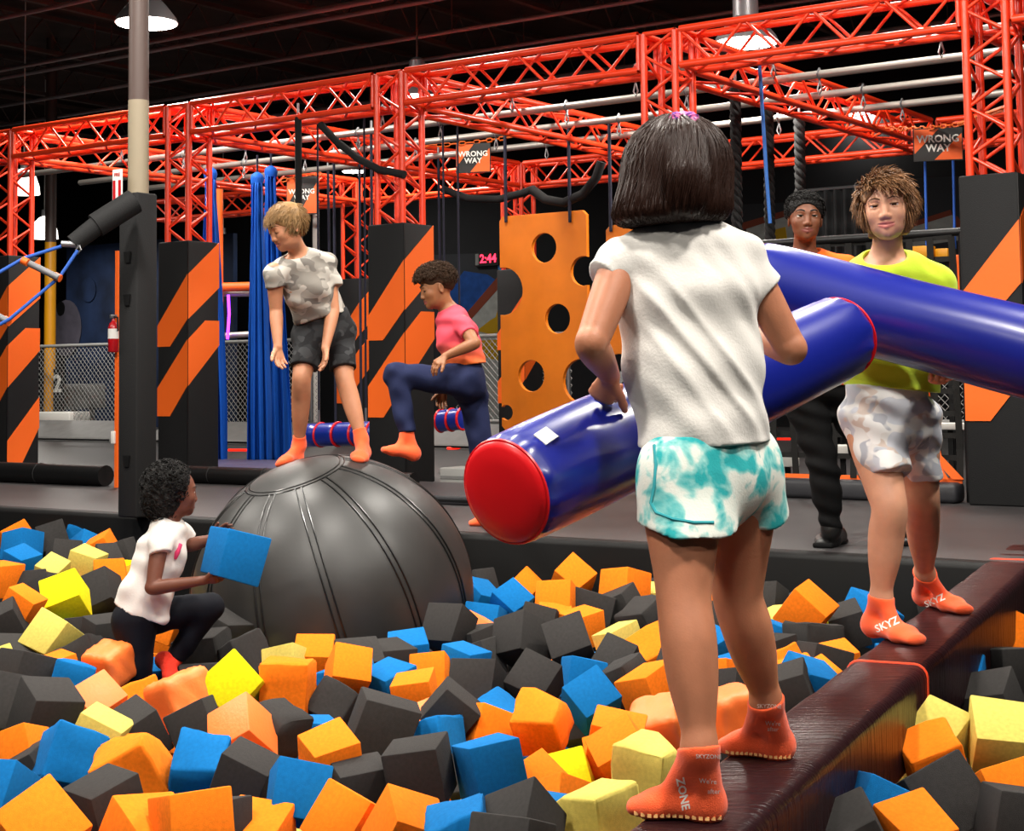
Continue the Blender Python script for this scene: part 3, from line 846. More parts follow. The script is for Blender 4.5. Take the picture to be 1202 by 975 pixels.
# beam
BD = Vector((.461, 1, 0)).normalized(); BS = Vector((BD.y, -BD.x, 0))         # along, to the right
def beam_pt(s, x, z):     # s along from the near reference, x across (0 centre), z height
    return Vector((.405, 3.01, 0)) - BS * .11 + BD * s + BS * x + Vector((0, 0, z))
M_beam = bpy.data.materials.new('beam_vinyl'); M_beam.use_nodes = True
nt = M_beam.node_tree; b_ = nt.nodes['Principled BSDF']; b_.inputs['Base Color'].default_value = lin('241013'); b_.inputs['Roughness'].default_value = .33; b_.inputs['Specular IOR Level'].default_value = .22
tc = nt.nodes.new('ShaderNodeTexCoord'); mp = nt.nodes.new('ShaderNodeMapping'); mp.inputs['Rotation'].default_value = (0, 0, math.atan2(BD.x, BD.y)); mp.inputs['Scale'].default_value = (3, 38, 3)
nz = nt.nodes.new('ShaderNodeTexNoise'); nz.inputs['Scale'].default_value = 1.5; nz.inputs['Detail'].default_value = 5
bp = nt.nodes.new('ShaderNodeBump'); bp.inputs['Strength'].default_value = .8; bp.inputs['Distance'].default_value = .012
nt.links.new(tc.outputs['Object'], mp.inputs[0]); nt.links.new(mp.outputs[0], nz.inputs['Vector']); nt.links.new(nz.outputs[0], bp.inputs['Height']); nt.links.new(bp.outputs[0], b_.inputs['Normal'])
beam = thing('balance_beam', beam_pt(2, 0, -.25), 'dark brown vinyl padded balance beam crossing the foam pit', 'balance beam')
S0, S1 = -1.6, 5.4
sec = []
hw, hh, rr = .115, .125, .035
for cx, cz, a0 in ((hw - rr, hh - rr, 0), (-(hw - rr), hh - rr, 90), (-(hw - rr), -(hh - rr), 180), (hw - rr, -(hh - rr), 270)):
    for k in range(5):
        a = math.radians(a0 + k * 22.5); sec.append((cx + rr * math.cos(a), cz + rr * math.sin(a)))
vs = []; fs = []; NS = 60; n = len(sec)
for i in range(NS + 1):
    s = S0 + (S1 - S0) * i / NS; sag = .003 * math.sin(i * 2.1) + .002 * math.sin(i * .9)
    for (x, z) in sec: vs.append(beam_pt(s, x * (1 + sag), z - hh + sag * .6 * (z > 0)))
for i in range(NS):
    for k in range(n): fs.append((i * n + k, i * n + (k + 1) % n, (i + 1) * n + (k + 1) % n, (i + 1) * n + k))
fs += [tuple(range(n)), tuple(NS * n + k for k in range(n))]
MB().add(vs, fs).build('beam_body', M_beam, beam, smooth=True)
M_cord = mat('orange_piping', 'e8431c', .6)
for s in (1.86, 4.6):
    MB().tube([beam_pt(s, x * 1.01, (z * 1.01) - hh) for (x, z) in sec] + [beam_pt(s, sec[0][0] * 1.01, sec[0][1] * 1.01 - hh)], .0045, 6, cap=False).build('orange_cord', M_cord, beam, smooth=True)

# padded logs
M_blue = mat('log_blue_vinyl', '101c7c', .3, .5, bump=.06, bscale=7, coat=.2)
M_capred = mat('log_red_vinyl', 'e0141c', .35, .5, bump=.06, bscale=10)
M_strap = mat('black_webbing', '0e0e10', .7, bump=.2, bscale=200)
M_tagw = mat('white_tag', 'e8e6e2', .6)
def log(name, a, b, r, label, caps=True):
    a = Vector(a); b = Vector(b); ax = (b - a).normalized(); L = (b - a).length
    root = thing(name, (a + b) / 2 - Vector((0, 0, r)), label, 'padded log', 'padded jousting logs')
    u = Vector((0, 0, 1)); u = (u - ax * u.dot(ax)).normalized(); v = ax.cross(u); N = 64; K = 50
    vs = []; fs = []
    hs = list(np.concatenate([[0, .008, .02, .035, .055, .08], np.linspace(.11, L - .11, K - 12), [L - .08, L - .055, L - .035, L - .02, L - .008, L]]))
    for h in hs:
        e = min(h, L - h)
        rad = r * (1 - .10 * max(0, 1 - e / .03) ** 2)
        for k in range(N):
            th = 2 * math.pi * k / N
            puck = -.006 * max(0, 1 - e / .09) * (.5 + .5 * math.sin(th * 14 + 2 * math.sin(th * 3))) * min(1, e / .01)
            rr_ = rad + puck + .002 * math.sin(h * 9 + th * 2)
            vs.append(a + ax * h + (u * math.cos(th) + v * math.sin(th)) * rr_)
    for i in range(len(hs) - 1):
        for k in range(N): fs.append((i * N + k, i * N + (k + 1) % N, (i + 1) * N + (k + 1) % N, (i + 1) * N + k))
    MB().add(vs, fs).build('cover', M_blue, root, smooth=True)
    for q, d in ((a, -ax), (b, ax)):
        prof = [(r * .905, -.004), (r * .93, .0), (r * .90, .006), (r * .8, .012), (r * .5, .018), (.001, .02)]
        MB().lathe(q, d, prof, 48).build('end_cap', M_capred, root, smooth=True)
        MB().tube([q + (u * math.cos(t) + v * math.sin(t)) * r * .93 for t in np.linspace(0, 2 * math.pi, 65)], .0035, 6, cap=False).build('piping', M_capred, root, smooth=True)
    return root, a, ax, u, v
LOG1_A = P(594, 577, 3.28); LOG1_B = P(985, 396, 4.36); LOG1_R = .117
log1, l1a, l1x, l1u, l1v = log('padded_log', LOG1_A, LOG1_B, LOG1_R, 'blue padded log with a red end held by the girl in the white tee')
LOG2_A = P(884, 331, 5.17); LOG2_B = P(1310, 441, 4.78); LOG2_R = .138
log2, l2a, l2x, l2u, l2v = log('padded_log', LOG2_A, LOG2_B, LOG2_R, 'blue padded log held by the boy in the lime tee')
def log1_pt(h, th, lift=0):
    return l1a + l1x * h + (l1u * math.cos(th) + l1v * math.sin(th)) * (LOG1_R + lift)
def log_handle(root, a, ax, u, v, r, h, th):
    f = lambda hh, l: a + ax * hh + (u * math.cos(th) + v * math.sin(th)) * (r + l)
    tang = (-u * math.sin(th) + v * math.cos(th))
    MB().ribbon([f(h - .1, .001), f(h - .07, .006), f(h - .045, .03), f(h, .04), f(h + .045, .03), f(h + .07, .006), f(h + .1, .001)], tang, .03, .005).build('handle', M_strap, root)
def lohi(pts, m):
    q = np.stack([A(p) for p in pts]); return q.min(0) - m, q.max(0) + m
# toward-camera direction
CAMDIR = Vector((0, -1, 0))

# ------------------------------------------------------------------ girl in white tee (seen from behind)
SK_girl = skin_mat('skin_tan', 'b8795a', 'a0564a')
girl = thing('person', PZ(850, 920, 0), 'child with dark bob in white tee and teal tie-dye shorts, gripping a blue padded log', 'person')
g = {}
g['head'] = P(797, 205, 3.33); g['neck'] = P(801, 272, 3.33)
g['shl'] = P(730, 307, 3.29); g['shr'] = P(870, 301, 3.36)
g['chest'] = P(806, 352, 3.32); g['pel'] = P(830, 545, 3.29)
g['hl'] = P(800, 558, 3.22); g['hr'] = P(868, 553, 3.38)
g['kl'] = P(803, 706, 3.15); g['al'] = P(822, 876, 3.09)
g['kr'] = P(866, 700, 3.44); g['ar'] = P(900, 820, 3.53)
g['heell'] = PZ(845, 962, 0); g['toel'] = PZ(734, 953, 0); g['heelr'] = PZ(926, 891, 0); g['toer'] = PZ(842, 880, 0)
# hand positions on the log
hL = log1_pt(.30, 0, .042); g['el'] = P(694, 404, 3.20)
g['wl'] = P(716, 440, 3.40); g['er'] = P(929, 410, 3.37); g['wr'] = P(874, 388, 3.60)
F = Field()
torso(F, g['pel'], g['chest'], Vector(g['neck']) - Vector((0, 0, .02)), g['shl'], g['shr'], g['hl'], g['hr'], .95)
F.cone(g['chest'], g['neck'], .05, .042, .03); F.cone(g['neck'], P(799, 240, 3.34), .043, .044, .02)
hd = Head(g['head'], (-.03, 0, 1), (.30, 1, -.05), .208); hd.build(F, face=False)
for q in (('hl', 'kl', 'al'), ('hr', 'kr', 'ar')):
    leg(F, g[q[0]], g[q[1]], g[q[2]], 1.03, back=(0, -1, 0), th=1.1)
foot(F, g['al'], g['heell'], g['toel'], .98); foot(F, g['ar'], g['heelr'], g['toer'], .98)
arm(F, g['shl'], g['el'], g['wl'], 1.06); arm(F, g['shr'], g['er'], g['wr'], 1.06)
hand(F, g['wl'], (-.30, .50, -.75), (.35, .75, .30), (1, .1, 0), 1.0, curl=(1.0, 1.25, .8), thumb_curl=.5)
hand(F, g['wr'], (-.4, .8, -.1), (.1, .4, -1), (-1, -.3, 0), 1.0, curl=(.5, .8, .6), thumb_curl=.4)
bl, bh = lohi([g['wl'], Vector(g['wl']) + Vector((.03, .09, -.03))], .07)
b2, b3 = lohi([g['wr'], Vector(g['wr']) + Vector((-.05, .09, -.02))], .08)
body = sdf_obj('body', F, .0045, SK_girl, girl, boxes=[(bl, bh, .0024), (b2, b3, .003)])
M_tee = mat('tee_white', 'd8d4ce', .9, .2, bump=.12, bscale=160, sheen=.15)
# tee
FT = Field(); torso(FT, g['pel'], g['chest'], g['neck'], g['shl'], g['shr'], g['hl'], g['hr'], .98)
FL = Field(); torso(FL, g['pel'], g['chest'], g['neck'], g['shl'], g['shr'], g['hl'], g['hr'], .98); FL.ball(g['hl'], .08, .03); FL.ball(g['hr'], .08, .03)
S = Field(); S.cover(FT, .007)
sdl = Vector(g['shr']) - Vector(g['shl'])
S.econe(P(829, 535, 3.30), P(812, 420, 3.32), Vector(g['hr']) - Vector(g['hl']), .158, .128, .143, .110, .05)
S.econe(P(812, 420, 3.32), P(806, 345, 3.33), sdl, .139, .108, .132, .100, .05)
S.econe(P(806, 345, 3.33), P(803, 300, 3.335), sdl, .132, .100, .108, .078, .05)
S.cone(P(801, 297, 3.335), P(735, 314, 3.30), .052, .042, .025); S.cone(P(801, 297, 3.335), P(866, 308, 3.36), .052, .042, .025); S.econe(P(801, 285, 3.335), P(801, 266, 3.338), sdl, .07, .055, .05, .046, .03)
S.sleeve(P(732, 313, 3.30), P(709, 331, 3.275), .047, .053, .02)
S.sleeve(P(868, 308, 3.36), P(893, 342, 3.37), .052, .053, .02)
S.disp(wave([(34, 10, 26), (-12, 8, 48), (16, 12, 20), (24, -30, 30)], .010, 3))
S.disp(wave([(90, 30, 70), (50, 30, 66)], .0022, 5))
def ridge(pa, pb, wd, amp):
    a = A(pa); d = nrm(A(pb) - a); nn = nrm(np.cross(d, (0, 1, 0))); L = float(np.linalg.norm(A(pb) - a))
    def fn(p):
        q = p - a; t = q @ d / L; e = q @ nn
        return -amp * np.exp(-(e / wd) ** 2) * np.clip(t * 5, 0, 1) * np.clip((1 - t) * 5, 0, 1) * (p[:, 1] < 3.36)
    return fn
S.disp(ridge(P(742, 322, 3.2), P(900, 512, 3.2), .011, .010)); S.disp(ridge(P(775, 318, 3.2), P(905, 480, 3.2), .009, .007)); S.disp(ridge(P(752, 372, 3.2), P(858, 515, 3.2), .012, .006))
S.plane(P(829, 521, 3.29), (.03, .0, -1))
S.hole(P(801, 246, 3.345), (.062, .066, .030))
tee = sdf_obj('tee_shirt', S, .0045, M_tee, girl)
M_hem = mat('tee_stitch', 'b9b4ac', .9)
# shorts
M_tie = ramp_mat('tie_dye_teal', [(.0, '0f7f86'), (.38, '2aa3a6'), (.47, '8fc9c4'), (.53, 'd9dfd6'), (.64, 'e2e2d8'), (.72, '58b4b3'), (.85, '12858c')], 16, .85, .15, 200, 3, .35, False)
Z = Field(); Z.cover(FL, .006)
sd = Vector(g['hr']) - Vector(g['hl'])
Z.econe(P(831, 500, 3.29), P(831, 548, 3.29), sd, .112, .092, .138, .115, .03)
Z.sleeve(P(803, 548, 3.235), P(806, 613, 3.20), .092, .097, .03, n=(-.06, .2, -1)); Z.sleeve(P(868, 545, 3.38), P(876, 604, 3.42), .088, .090, .03)
Z.disp(wave([(30, 10, 8), (-24, 20, 16), (60, -10, 12)], .007, 8))
Z.plane(P(831, 508, 3.29), (0, 0, 1))
shorts = sdf_obj('shorts', Z, .0045, M_tie, girl)
M_trim = mat('shorts_trim_teal', '2d9aa2', .85)
# curved side trim
for dx in (0,):
    pts = np.stack([P(x, y, 2.9) for x, y in ((768, 522), (770, 545), (768, 570), (764, 590), (770, 601), (790, 609), (815, 613), (838, 613))])
    dr = np.stack([nrm(A(p) - A(CAMP)) for p in pts]); q = march(Z, pts, dr, .7, off=.001)
    MB().ribbon([Vector(v) for v in q], (0, -1, .2), .010, .004).build('trim', M_trim, shorts) if False else MB().tube([Vector(v) for v in q], .0035, 6).build('trim', M_trim, shorts, smooth=True)
# socks
kl = nrm(A(g['kl']) - A(g['al'])); kr = nrm(A(g['kr']) - A(g['ar']))
sk1 = sock_of(F, g['al'], g['heell'], g['toel'], 1, P(823, 878, 3.09), girl, M_sock, .004, topn=kl)
sk2 = sock_of(F, g['ar'], g['heelr'], g['toer'], 1, P(899, 823, 3.53), girl, M_sock, .004, topn=kr)
def grip_dots(F, heel, toe, parent, side, n=14):
    heel = A(heel); toe = A(toe); d = toe - heel
    P0 = np.stack([heel + d * t + A((0, -.10, .010)) for t in np.linspace(.02, .9, n)])
    q = march(F, P0, (0, 1, 0), .25, off=.0036)
    b = MB()
    for v in q: b.box(Vector(v), Vector(nrm(d)) * .004, (0, .0015, 0), (0, 0, .0035))
    b.build('grip_dots', M_grip, parent)['kind'] = 'stuff'
grip_dots(F, g['heell'], g['toel'], sk1, 1); grip_dots(F, g['heelr'], g['toer'], sk2, 1)
vdir = A(ray(830, 900))
project_text('sock_lettering', 'ZONE', F, P(801, 932, 3.07), (.18, 0, -1), (1, 0, .25), vdir, .022, M_socktxt, sk1)
project_text('sock_lettering', 'SKYZONE', F, P(832, 888, 3.07), (1, 0, -.03), (0, 0, 1), vdir, .011, M_socktxt, sk1, bold=.01)
project_text('sock_lettering', "We're", F, P(831, 917, 3.07), (1, 0, -.08), (0, 0, 1), vdir, .013, M_socktxt, sk1, bold=.0)
project_text('sock_lettering', 'after', F, P(838, 929, 3.07), (1, 0, -.02), (0, 0, 1), vdir, .013, M_socktxt, sk1, bold=.0)
project_text('sock_lettering', 'SKYZONE', F, P(903, 829, 3.5), (1, 0, -.03), (0, 0, 1), vdir, .012, M_socktxt, sk2, bold=.01)
project_text('sock_lettering', "We're\nafter", F, P(908, 852, 3.5), (1, 0, -.05), (0, 0, 1), vdir, .013, M_socktxt, sk2, bold=.0)
# hair
M_hairdk = mat('hair_dark_brown', '2a1710', .42, .25, bump=.1, bscale=120)
Hh = Field(); c0 = P(795, 197, 3.325)
Hh.ell(c0, (.104, .118, .094), k=.03)
Hh.econe(P(795, 196, 3.325), P(790, 264, 3.30), (1, .25, 0), .108, .112, .130, .108, .03)
Hh.cone(P(806, 160, 3.235), P(808, 205, 3.205), .030, .040, .02); Hh.cone(P(808, 205, 3.205), P(808, 250, 3.20), .040, .034, .02)
Hh.plane(P(790, 264, 3.3), (.06, 0, -1), k=.045)
Hh.ell(A(P(800, 240, 3.46)), (.062, .07, .1), k=.02, op='-')
def gro(p):
    q = p - A(c0); th = np.arctan2(q[:, 0], -q[:, 1]); return .0022 * np.sin(th * 46 + 3 * np.sin(th * 7) + q[:, 2] * 14) + .002 * np.sin(th * 17 + 2)
Hh.disp(gro)
V0, Q0 = polygonise(Hh, .0045)
rng = np.random.RandomState(4); st = []
C0 = A(c0) + A((0, 0, -.02))
ths = rng.uniform(-2.4, 2.4, 1400); K = 12
dirs = []
for th in ths:
    ph = np.linspace(1.35 - rng.rand() * .5, -1.02 - rng.rand() * .12, K); tt = th + np.cumsum(rng.normal(0, .012, K)) + .12 * np.sin(ph * 2 + th)
    dirs.append(np.stack([np.sin(tt) * np.cos(ph), -np.cos(tt) * np.cos(ph), np.sin(ph)], 1))
dirs = np.concatenate(dirs).astype(np.float32); p0 = C0 + dirs * .34
hit = march(Hh, p0, -dirs, .34, n=40).reshape(len(ths), K, 3)
for i in range(len(ths)):
    jit = rng.uniform(-.0005, .0018); dd = dirs.reshape(len(ths), K, 3)[i]
    rr_ = rng.uniform(.0008, .0019); hp = hit[i] + dd * jit
    ok = np.concatenate([[True], np.linalg.norm(np.diff(hp, axis=0), axis=1) < .06]); kk = int(np.argmin(ok)) if not ok.all() else K
    if kk > 4: st.append((hp[:kk], np.linspace(rr_, rr_ * .5, kk)))
V1, Q1 = tubes_obj('h', st, None, None, 4)
Vh, Qh = join_geo([(V0, Q0), (V1, Q1)])
mk('hair', Vh, Qh, M_hairdk, girl, smooth=True)
M_scr = ramp_mat('scrunchie_pink', [(.0, '5b3a86'), (.45, 'c6609a'), (.55, 'e58fb4'), (.7, '3f4fa0')], 60, .9, .4, 120, 2, .5)
sc_c = Vector(P(803, 141, 3.27)); b = MB()
b.tube([sc_c + Vector((.020 * math.cos(a), .014 * math.sin(a), .012 * math.sin(a) + .003 * math.sin(9 * a))) for a in np.linspace(0, 2 * math.pi, 49)], [.010 + .003 * math.sin(a * 11) for a in np.linspace(0, 2 * math.pi, 49)], 8, cap=False)
b.build('scrunchie', M_scr, girl, smooth=True)
log_handle(log1, l1a, l1x, l1u, l1v, LOG1_R, .41, .30)
for hh, th in ((.05, .62),):
    b = MB(); b.ribbon([log1_pt(hh, th, .002), log1_pt(hh + .045, th - .04, .004), log1_pt(hh + .05, th - .05, .001)], (-l1u * math.sin(th) + l1v * math.cos(th)), .035, .003).build('white_tag', M_tagw, log1)
# ------------------------------------------------------------------ hair helpers
def scalp_locks(hd, n, seed, length, rad, region, flow, K=7, curl=0.0, freq=9, lift=.05, gravity=.6):
    """tapered locks rooted on the skull; region(x,y,z)->bool in head units; flow(x,y,z)->local direction"""
    rng = np.random.RandomState(seed); out = []; tries = 0
    while len(out) < n and tries < n * 30:
        tries += 1
        v = rng.normal(size=3); v /= np.linalg.norm(v)
        if v[2] < -.75: continue
        q = np.array([v[0] * .35, -.06 + v[1] * .435, .13 + v[2] * .37])
        if not region(*q): continue
        L = length * rng.uniform(.7, 1.2); nrml = np.array([v[0] / .35, v[1] / .435, v[2] / .37]); nrml /= np.linalg.norm(nrml)
        d = np.array(flow(*q), float) + rng.normal(size=3) * .22; d -= nrml * (d @ nrml); d /= np.linalg.norm(d) + 1e-6
        p = q + nrml * rng.uniform(.0, .02); pts = []; ph = rng.rand() * 6.28; bi = np.cross(nrml, d)
        dirv = d * .8 + nrml * lift * 6
        for k in range(K):
            t = k / (K - 1)
            w = curl * t * np.sin(ph + freq * t)
            pts.append(p + bi * w + nrml * curl * .6 * t * np.cos(ph + freq * t))
            dirv = dirv * (1 - .18) + (d * .8 + np.array([0, 0, -gravity * t]))*.18 * 1.2
            dirv /= np.linalg.norm(dirv) + 1e-6
            p = p + dirv * L / (K - 1)
            # keep outside the skull
            e = (p - np.array([0, -.06, .13])) / np.array([.365, .45, .385]); m = np.linalg.norm(e)
            if m < 1.0: p = np.array([0, -.06, .13]) + e / m * np.array([.365, .45, .385])
        W = np.stack([hd.p(*a) for a in pts]); r = rad * rng.uniform(.7, 1.3) * hd.S
        out.append((W.astype(np.float32), r * np.array([.8, 1, 1, .95, .85, .6, .15])[:K] if K == 7 else r * np.linspace(1, .2, K)))
    return out

# ------------------------------------------------------------------ boy in lime tee
SK_boy = skin_mat('skin_fair', 'c89174', 'b0645c')
boy = thing('person', PZ(1075, 735, 0), 'boy with wavy brown hair in lime tee and pale camouflage shorts, standing on the beam', 'person')
q = dict(head=P(1040, 244, 5.20), neck=P(1041, 302, 5.30), shl=P(988, 330, 5.33), shr=P(1098, 328, 5.28), chest=P(1043, 375, 5.32), pel=P(1044, 478, 5.34),
         hl=P(1020, 490, 5.28), hr=P(1070, 488, 5.42), kl=P(1044, 597, 5.16), al=P(1034, 700, 5.20), kr=P(1083, 590, 5.42), ar=P(1085, 670, 5.74),
         heell=PZ(1020, 743, 0), toel=PZ(1081, 758, 0), heelr=PZ(1080, 707, 0), toer=PZ(1136, 722, 0),
         el=P(972, 395, 5.30), er=P(1122, 398, 5.26))
lp = lambda f, th, l=0: l2a + l2x * f + (l2u * math.cos(th) + l2v * math.sin(th)) * (LOG2_R + l)
q['wl'] = lp(.30, 2.5, .045); q['wr'] = lp(.62, 2.5, .045)
if (Vector(q['wl']) - l2a).y < 0: q['wl'] = lp(.30, -2.5, .045); q['wr'] = lp(.62, -2.5, .045)
F = Field(); FT = Field(); FL = Field()
torso(F, q['pel'], q['chest'], q['neck'], q['shl'], q['shr'], q['hl'], q['hr'], 1.12)
FT.p = list(F.p); FL.p = list(F.p); FL.ball(q['hl'], .085, .03); FL.ball(q['hr'], .085, .03)
F.cone(q['chest'], q['neck'], .055, .050, .03); F.cone(q['neck'], P(1042, 268, 5.26), .050, .047, .02)
hd = Head(q['head'], (-.07, .06, 1), (-.30, -1, -.10), .212); hd.build(F, lidoff=.020, smile=.35, openm=.006)
for a in (('hl', 'kl', 'al'), ('hr', 'kr', 'ar')): leg(F, q[a[0]], q[a[1]], q[a[2]], 1.1, back=(0, 1, 0), th=1.1)
foot(F, q['al'], q['heell'], q['toel'], 1.08); foot(F, q['ar'], q['heelr'], q['toer'], 1.08)
arm(F, q['shl'], q['el'], q['wl'], 1.1); arm(F, q['shr'], q['er'], q['wr'], 1.1)
for wq in ('wl', 'wr'):
    hand(F, q[wq], (-.1, -1, -.2), (0, -.2, 1), (1, 0, 0), 1.05, curl=(.35, .5, .4))
hb = lohi([q['head']], .17)
body = sdf_obj('body', F, .005, SK_boy, boy, boxes=[(hb[0], hb[1], .0024)] + [tuple(lohi([q[wq]], .10)) + (.0035,) for wq in ('wl', 'wr')])
hd.lipmask(body, root_loc(boy)); hd.eyes(boy, eye_mat('eye_brown', '4a3020'), (-.1, -.15), lash=M_brow_b, lidoff=.020); hd.brows(F, boy, M_brow_b, z=.085, th=.013)
M_lime = mat('tee_lime', 'c3dc2e', .75, .25, bump=.08, bscale=160, sheen=.2)
S = Field(); S.cover(FT, .008); sdl = Vector(q['shr']) - Vector(q['shl'])
S.econe(P(1047, 470, 5.34), P(1044, 380, 5.33), sdl, .158, .125, .152, .115, .05); S.econe(P(1044, 380, 5.33), P(1042, 325, 5.31), sdl, .152, .115, .12, .085, .05)
S.cone(P(1042, 322, 5.31), q['shl'], .052, .048, .025); S.cone(P(1042, 322, 5.31), q['shr'], .052, .048, .025)
S.sleeve(q['shl'], P(976, 368, 5.31), .050, .056, .025); S.sleeve(q['shr'], P(1113, 366, 5.27), .050, .056, .025)
S.disp(wave([(40, 10, 20), (-20, 8, 36), (8, 12, 60)], .009, 13)); S.disp(wave([(90, 30, 70), (50, 30, 66)], .002, 5))
S.plane(P(1047, 456, 5.25), (-.10, .0, -1))
S.hole(P(1039, 298, 5.25), (.072, .085, .050), (1, 0, 0), (0, 1, -.3), (0, .3, 1))
tee = sdf_obj('tee_shirt', S, .005, M_lime, boy)
M_camow = camo_mat('camo_pale', 'c0c3cc', [('dedcda', 10, .50, 3.1), ('cdbdb3', 12, .60, 7.7), ('a9acb5', 11, .62, 1.3), ('e8e7e6', 14, .60, 5.2)], .7)
Z = Field(); Z.cover(FL, .006); sd = Vector(q['hr']) - Vector(q['hl'])
Z.econe(P(1044, 450, 5.34), P(1044, 490, 5.33), sd, .145, .12, .155, .13, .03)
Z.sleeve(P(1022, 490, 5.27), P(1046, 556, 5.18), .098, .074, .03); Z.sleeve(P(1070, 488, 5.40), P(1084, 563, 5.41), .092, .066, .03)
Z.disp(wave([(30, 10, 26), (-40, 20, 20), (20, -10, 60)], .012, 18))
Z.plane(P(1044, 450, 5.3), (0, 0, 1))
sdf_obj('shorts', Z, .005, M_camow, boy)
kl = nrm(A(q['kl']) - A(q['al'])); kr = nrm(A(q['kr']) - A(q['ar']))
sk1 = sock_of(F, q['al'], q['heell'], q['toel'], 1.1, P(1034, 700, 5.2), boy, M_sock, .0045, topn=kl)
sk2 = sock_of(F, q['ar'], q['heelr'], q['toer'], 1.1, P(1086, 672, 5.74), boy, M_sock, .0045, topn=kr)
project_text('sock_lettering', 'SKYZ', F, P(1041, 733, 5.05), (1, 0, .42), (-.42, 0, 1), A(ray(1041, 733)), .034, M_socktxt, sk1, bold=.02)
project_text('sock_lettering', 'SKYZ', F, P(1097, 705, 5.6), (1, 0, .42), (-.42, 0, 1), A(ray(1097, 705)), .032, M_socktxt, sk2, bold=.02)
M_hairbr = mat('hair_brown', '7a5433', .5, .3, var=.35, vscale=60)
cap = Field(); cap.ell(hd.p(0, -.08, .16), (.39 * hd.S, .46 * hd.S, .40 * hd.S), hd.r, hd.f, hd.u, k=.02)
cap.econe(hd.p(0, -.18, .05), hd.p(0, -.20, -.30), hd.r, .39 * hd.S, .30 * hd.S, .34 * hd.S, .22 * hd.S, k=.03)
cap.hole(hd.p(0, .36, -.13), (.335 * hd.S, .33 * hd.S, .335 * hd.S), hd.r, hd.f, hd.u, k=.015)
cap.plane(hd.p(0, 0, -.42), -hd.u)
cap.disp(lambda p: .003 * np.sin((p @ A(hd.r)) * 160 + 3 * np.sin((p @ A(hd.u)) * 60)) + .003 * np.sin((p @ A(hd.f + hd.u)) * 120 + (p @ A(hd.r)) * 70))
V0, Q0 = polygonise(cap, .0045)
def reg(x, y, z): return (y < .12 and z > -.28) or (z > .30) or (abs(x) > .3 and y < .15 and z > -.2)
def flow(x, y, z):
    if z > .3 and y > -.1: return (-.55 + x * 1.6, .9, -.2)
    return (x * 1.3, .25 if y > 0 else -.5, -1.1)
st = scalp_locks(hd, 2300, 7, .34, .0085, reg, flow, curl=.022, freq=4.5, lift=.09)
V1, Q1 = tubes_obj('h', st, None, None, 4)
mk('hair', *join_geo([(V0, Q0), (V1, Q1)]), M_hairbr, boy, smooth=True)

# ------------------------------------------------------------------ employee in orange tee behind
SK_brown = skin_mat('skin_brown', '7a4a33', '7a4038')
st_ = thing('person', PZ(1000, 640, 0), 'smiling employee with short black hair in orange top and black trousers on the deck', 'person')
D0 = 7.85
q = dict(head=P(945, 256, D0 - .08), neck=P(944, 300, D0), shl=P(897, 318, D0), shr=P(993, 318, D0), chest=P(945, 350, D0), pel=P(958, 440, D0),
         hl=P(940, 450, D0), hr=P(984, 450, D0), kl=P(966, 545, D0 - .05), al=P(976, 620, D0 - .02), kr=P(1022, 540, D0), ar=P(1050, 618, D0),
         heell=PZ(984, 637, 0), toel=PZ(966, 643, 0), heelr=PZ(1056, 632, 0), toer=PZ(1062, 641, 0), el=P(880, 385, D0), er=P(1010, 388, D0), wl=P(905, 440, D0 - .1), wr=P(1000, 445, D0 - .1))
F = Field(); FT = Field(); FL = Field()
torso(F, q['pel'], q['chest'], q['neck'], q['shl'], q['shr'], q['hl'], q['hr'], 1.3); FT.p = list(F.p)
FL.p = list(F.p)
F.cone(q['chest'], q['neck'], .065, .058, .03); F.cone(q['neck'], P(945, 275, D0 - .03), .056, .054, .02)
hd = Head(q['head'], (.03, .05, 1), (-.05, -1, -.05), .232); hd.build(F, lidoff=.018, smile=1.0, openm=.003)
for a in 'lr':
    leg(F, q['h' + a], q['k' + a], q['a' + a], 1.2, th=1.0); arm(F, q['sh' + a], q['e' + a], q['w' + a], 1.25)
    leg(FL, q['h' + a], q['k' + a], q['a' + a], 1.2, th=1.1); hand(F, q['w' + a], (.1, -.2, -1), (.3, -.3, 0), (0, -1, 0), 1.2)
    foot(F, q['a' + a], q['heel' + a], q['toe' + a], 1.25)
body = sdf_obj('body', F, .007, SK_brown, st_, boxes=[tuple(lohi([q['head']], .17)) + (.003,)])
hd.lipmask(body, root_loc(st_)); hd.eyes(st_, eye_mat('eye_dark', '2a1a10'), (-.05, 0), lash=M_brow_k, lidoff=.018); hd.brows(F, st_, M_brow_k, th=.018)
M_ortee = mat('tee_orange', 'f0661c', .8, .2)
S = Field(); S.cover(FT, .024)
for a in 'lr': S.sleeve(q['sh' + a], A(q['sh' + a]) * .45 + A(q['e' + a]) * .55, .062, .066, .02)
S.disp(wave([(30, 10, 20), (-20, 8, 26)], .006, 2)); S.plane(P(958, 452, D0), (0, 0, -1))
S.hole(P(945, 292, D0 - .03), (.075, .08, .05)); sdf_obj('tee_shirt', S, .007, M_ortee, st_)
M_blkcl = mat('trousers_black', '070708', .85, .2)
Z = Field(); Z.cover(FL, .012); Z.disp(wave([(10, 10, 50), (20, -8, 70)], .008, 4)); Z.plane(P(958, 432, D0), (0, 0, 1)); Z.plane(A(q['al']) * .6 + A(q['heell']) * .4, (0, 0, -1))
sdf_obj('trousers', Z, .007, M_blkcl, st_)
M_boot = mat('boot_black', '131313', .35, .5)
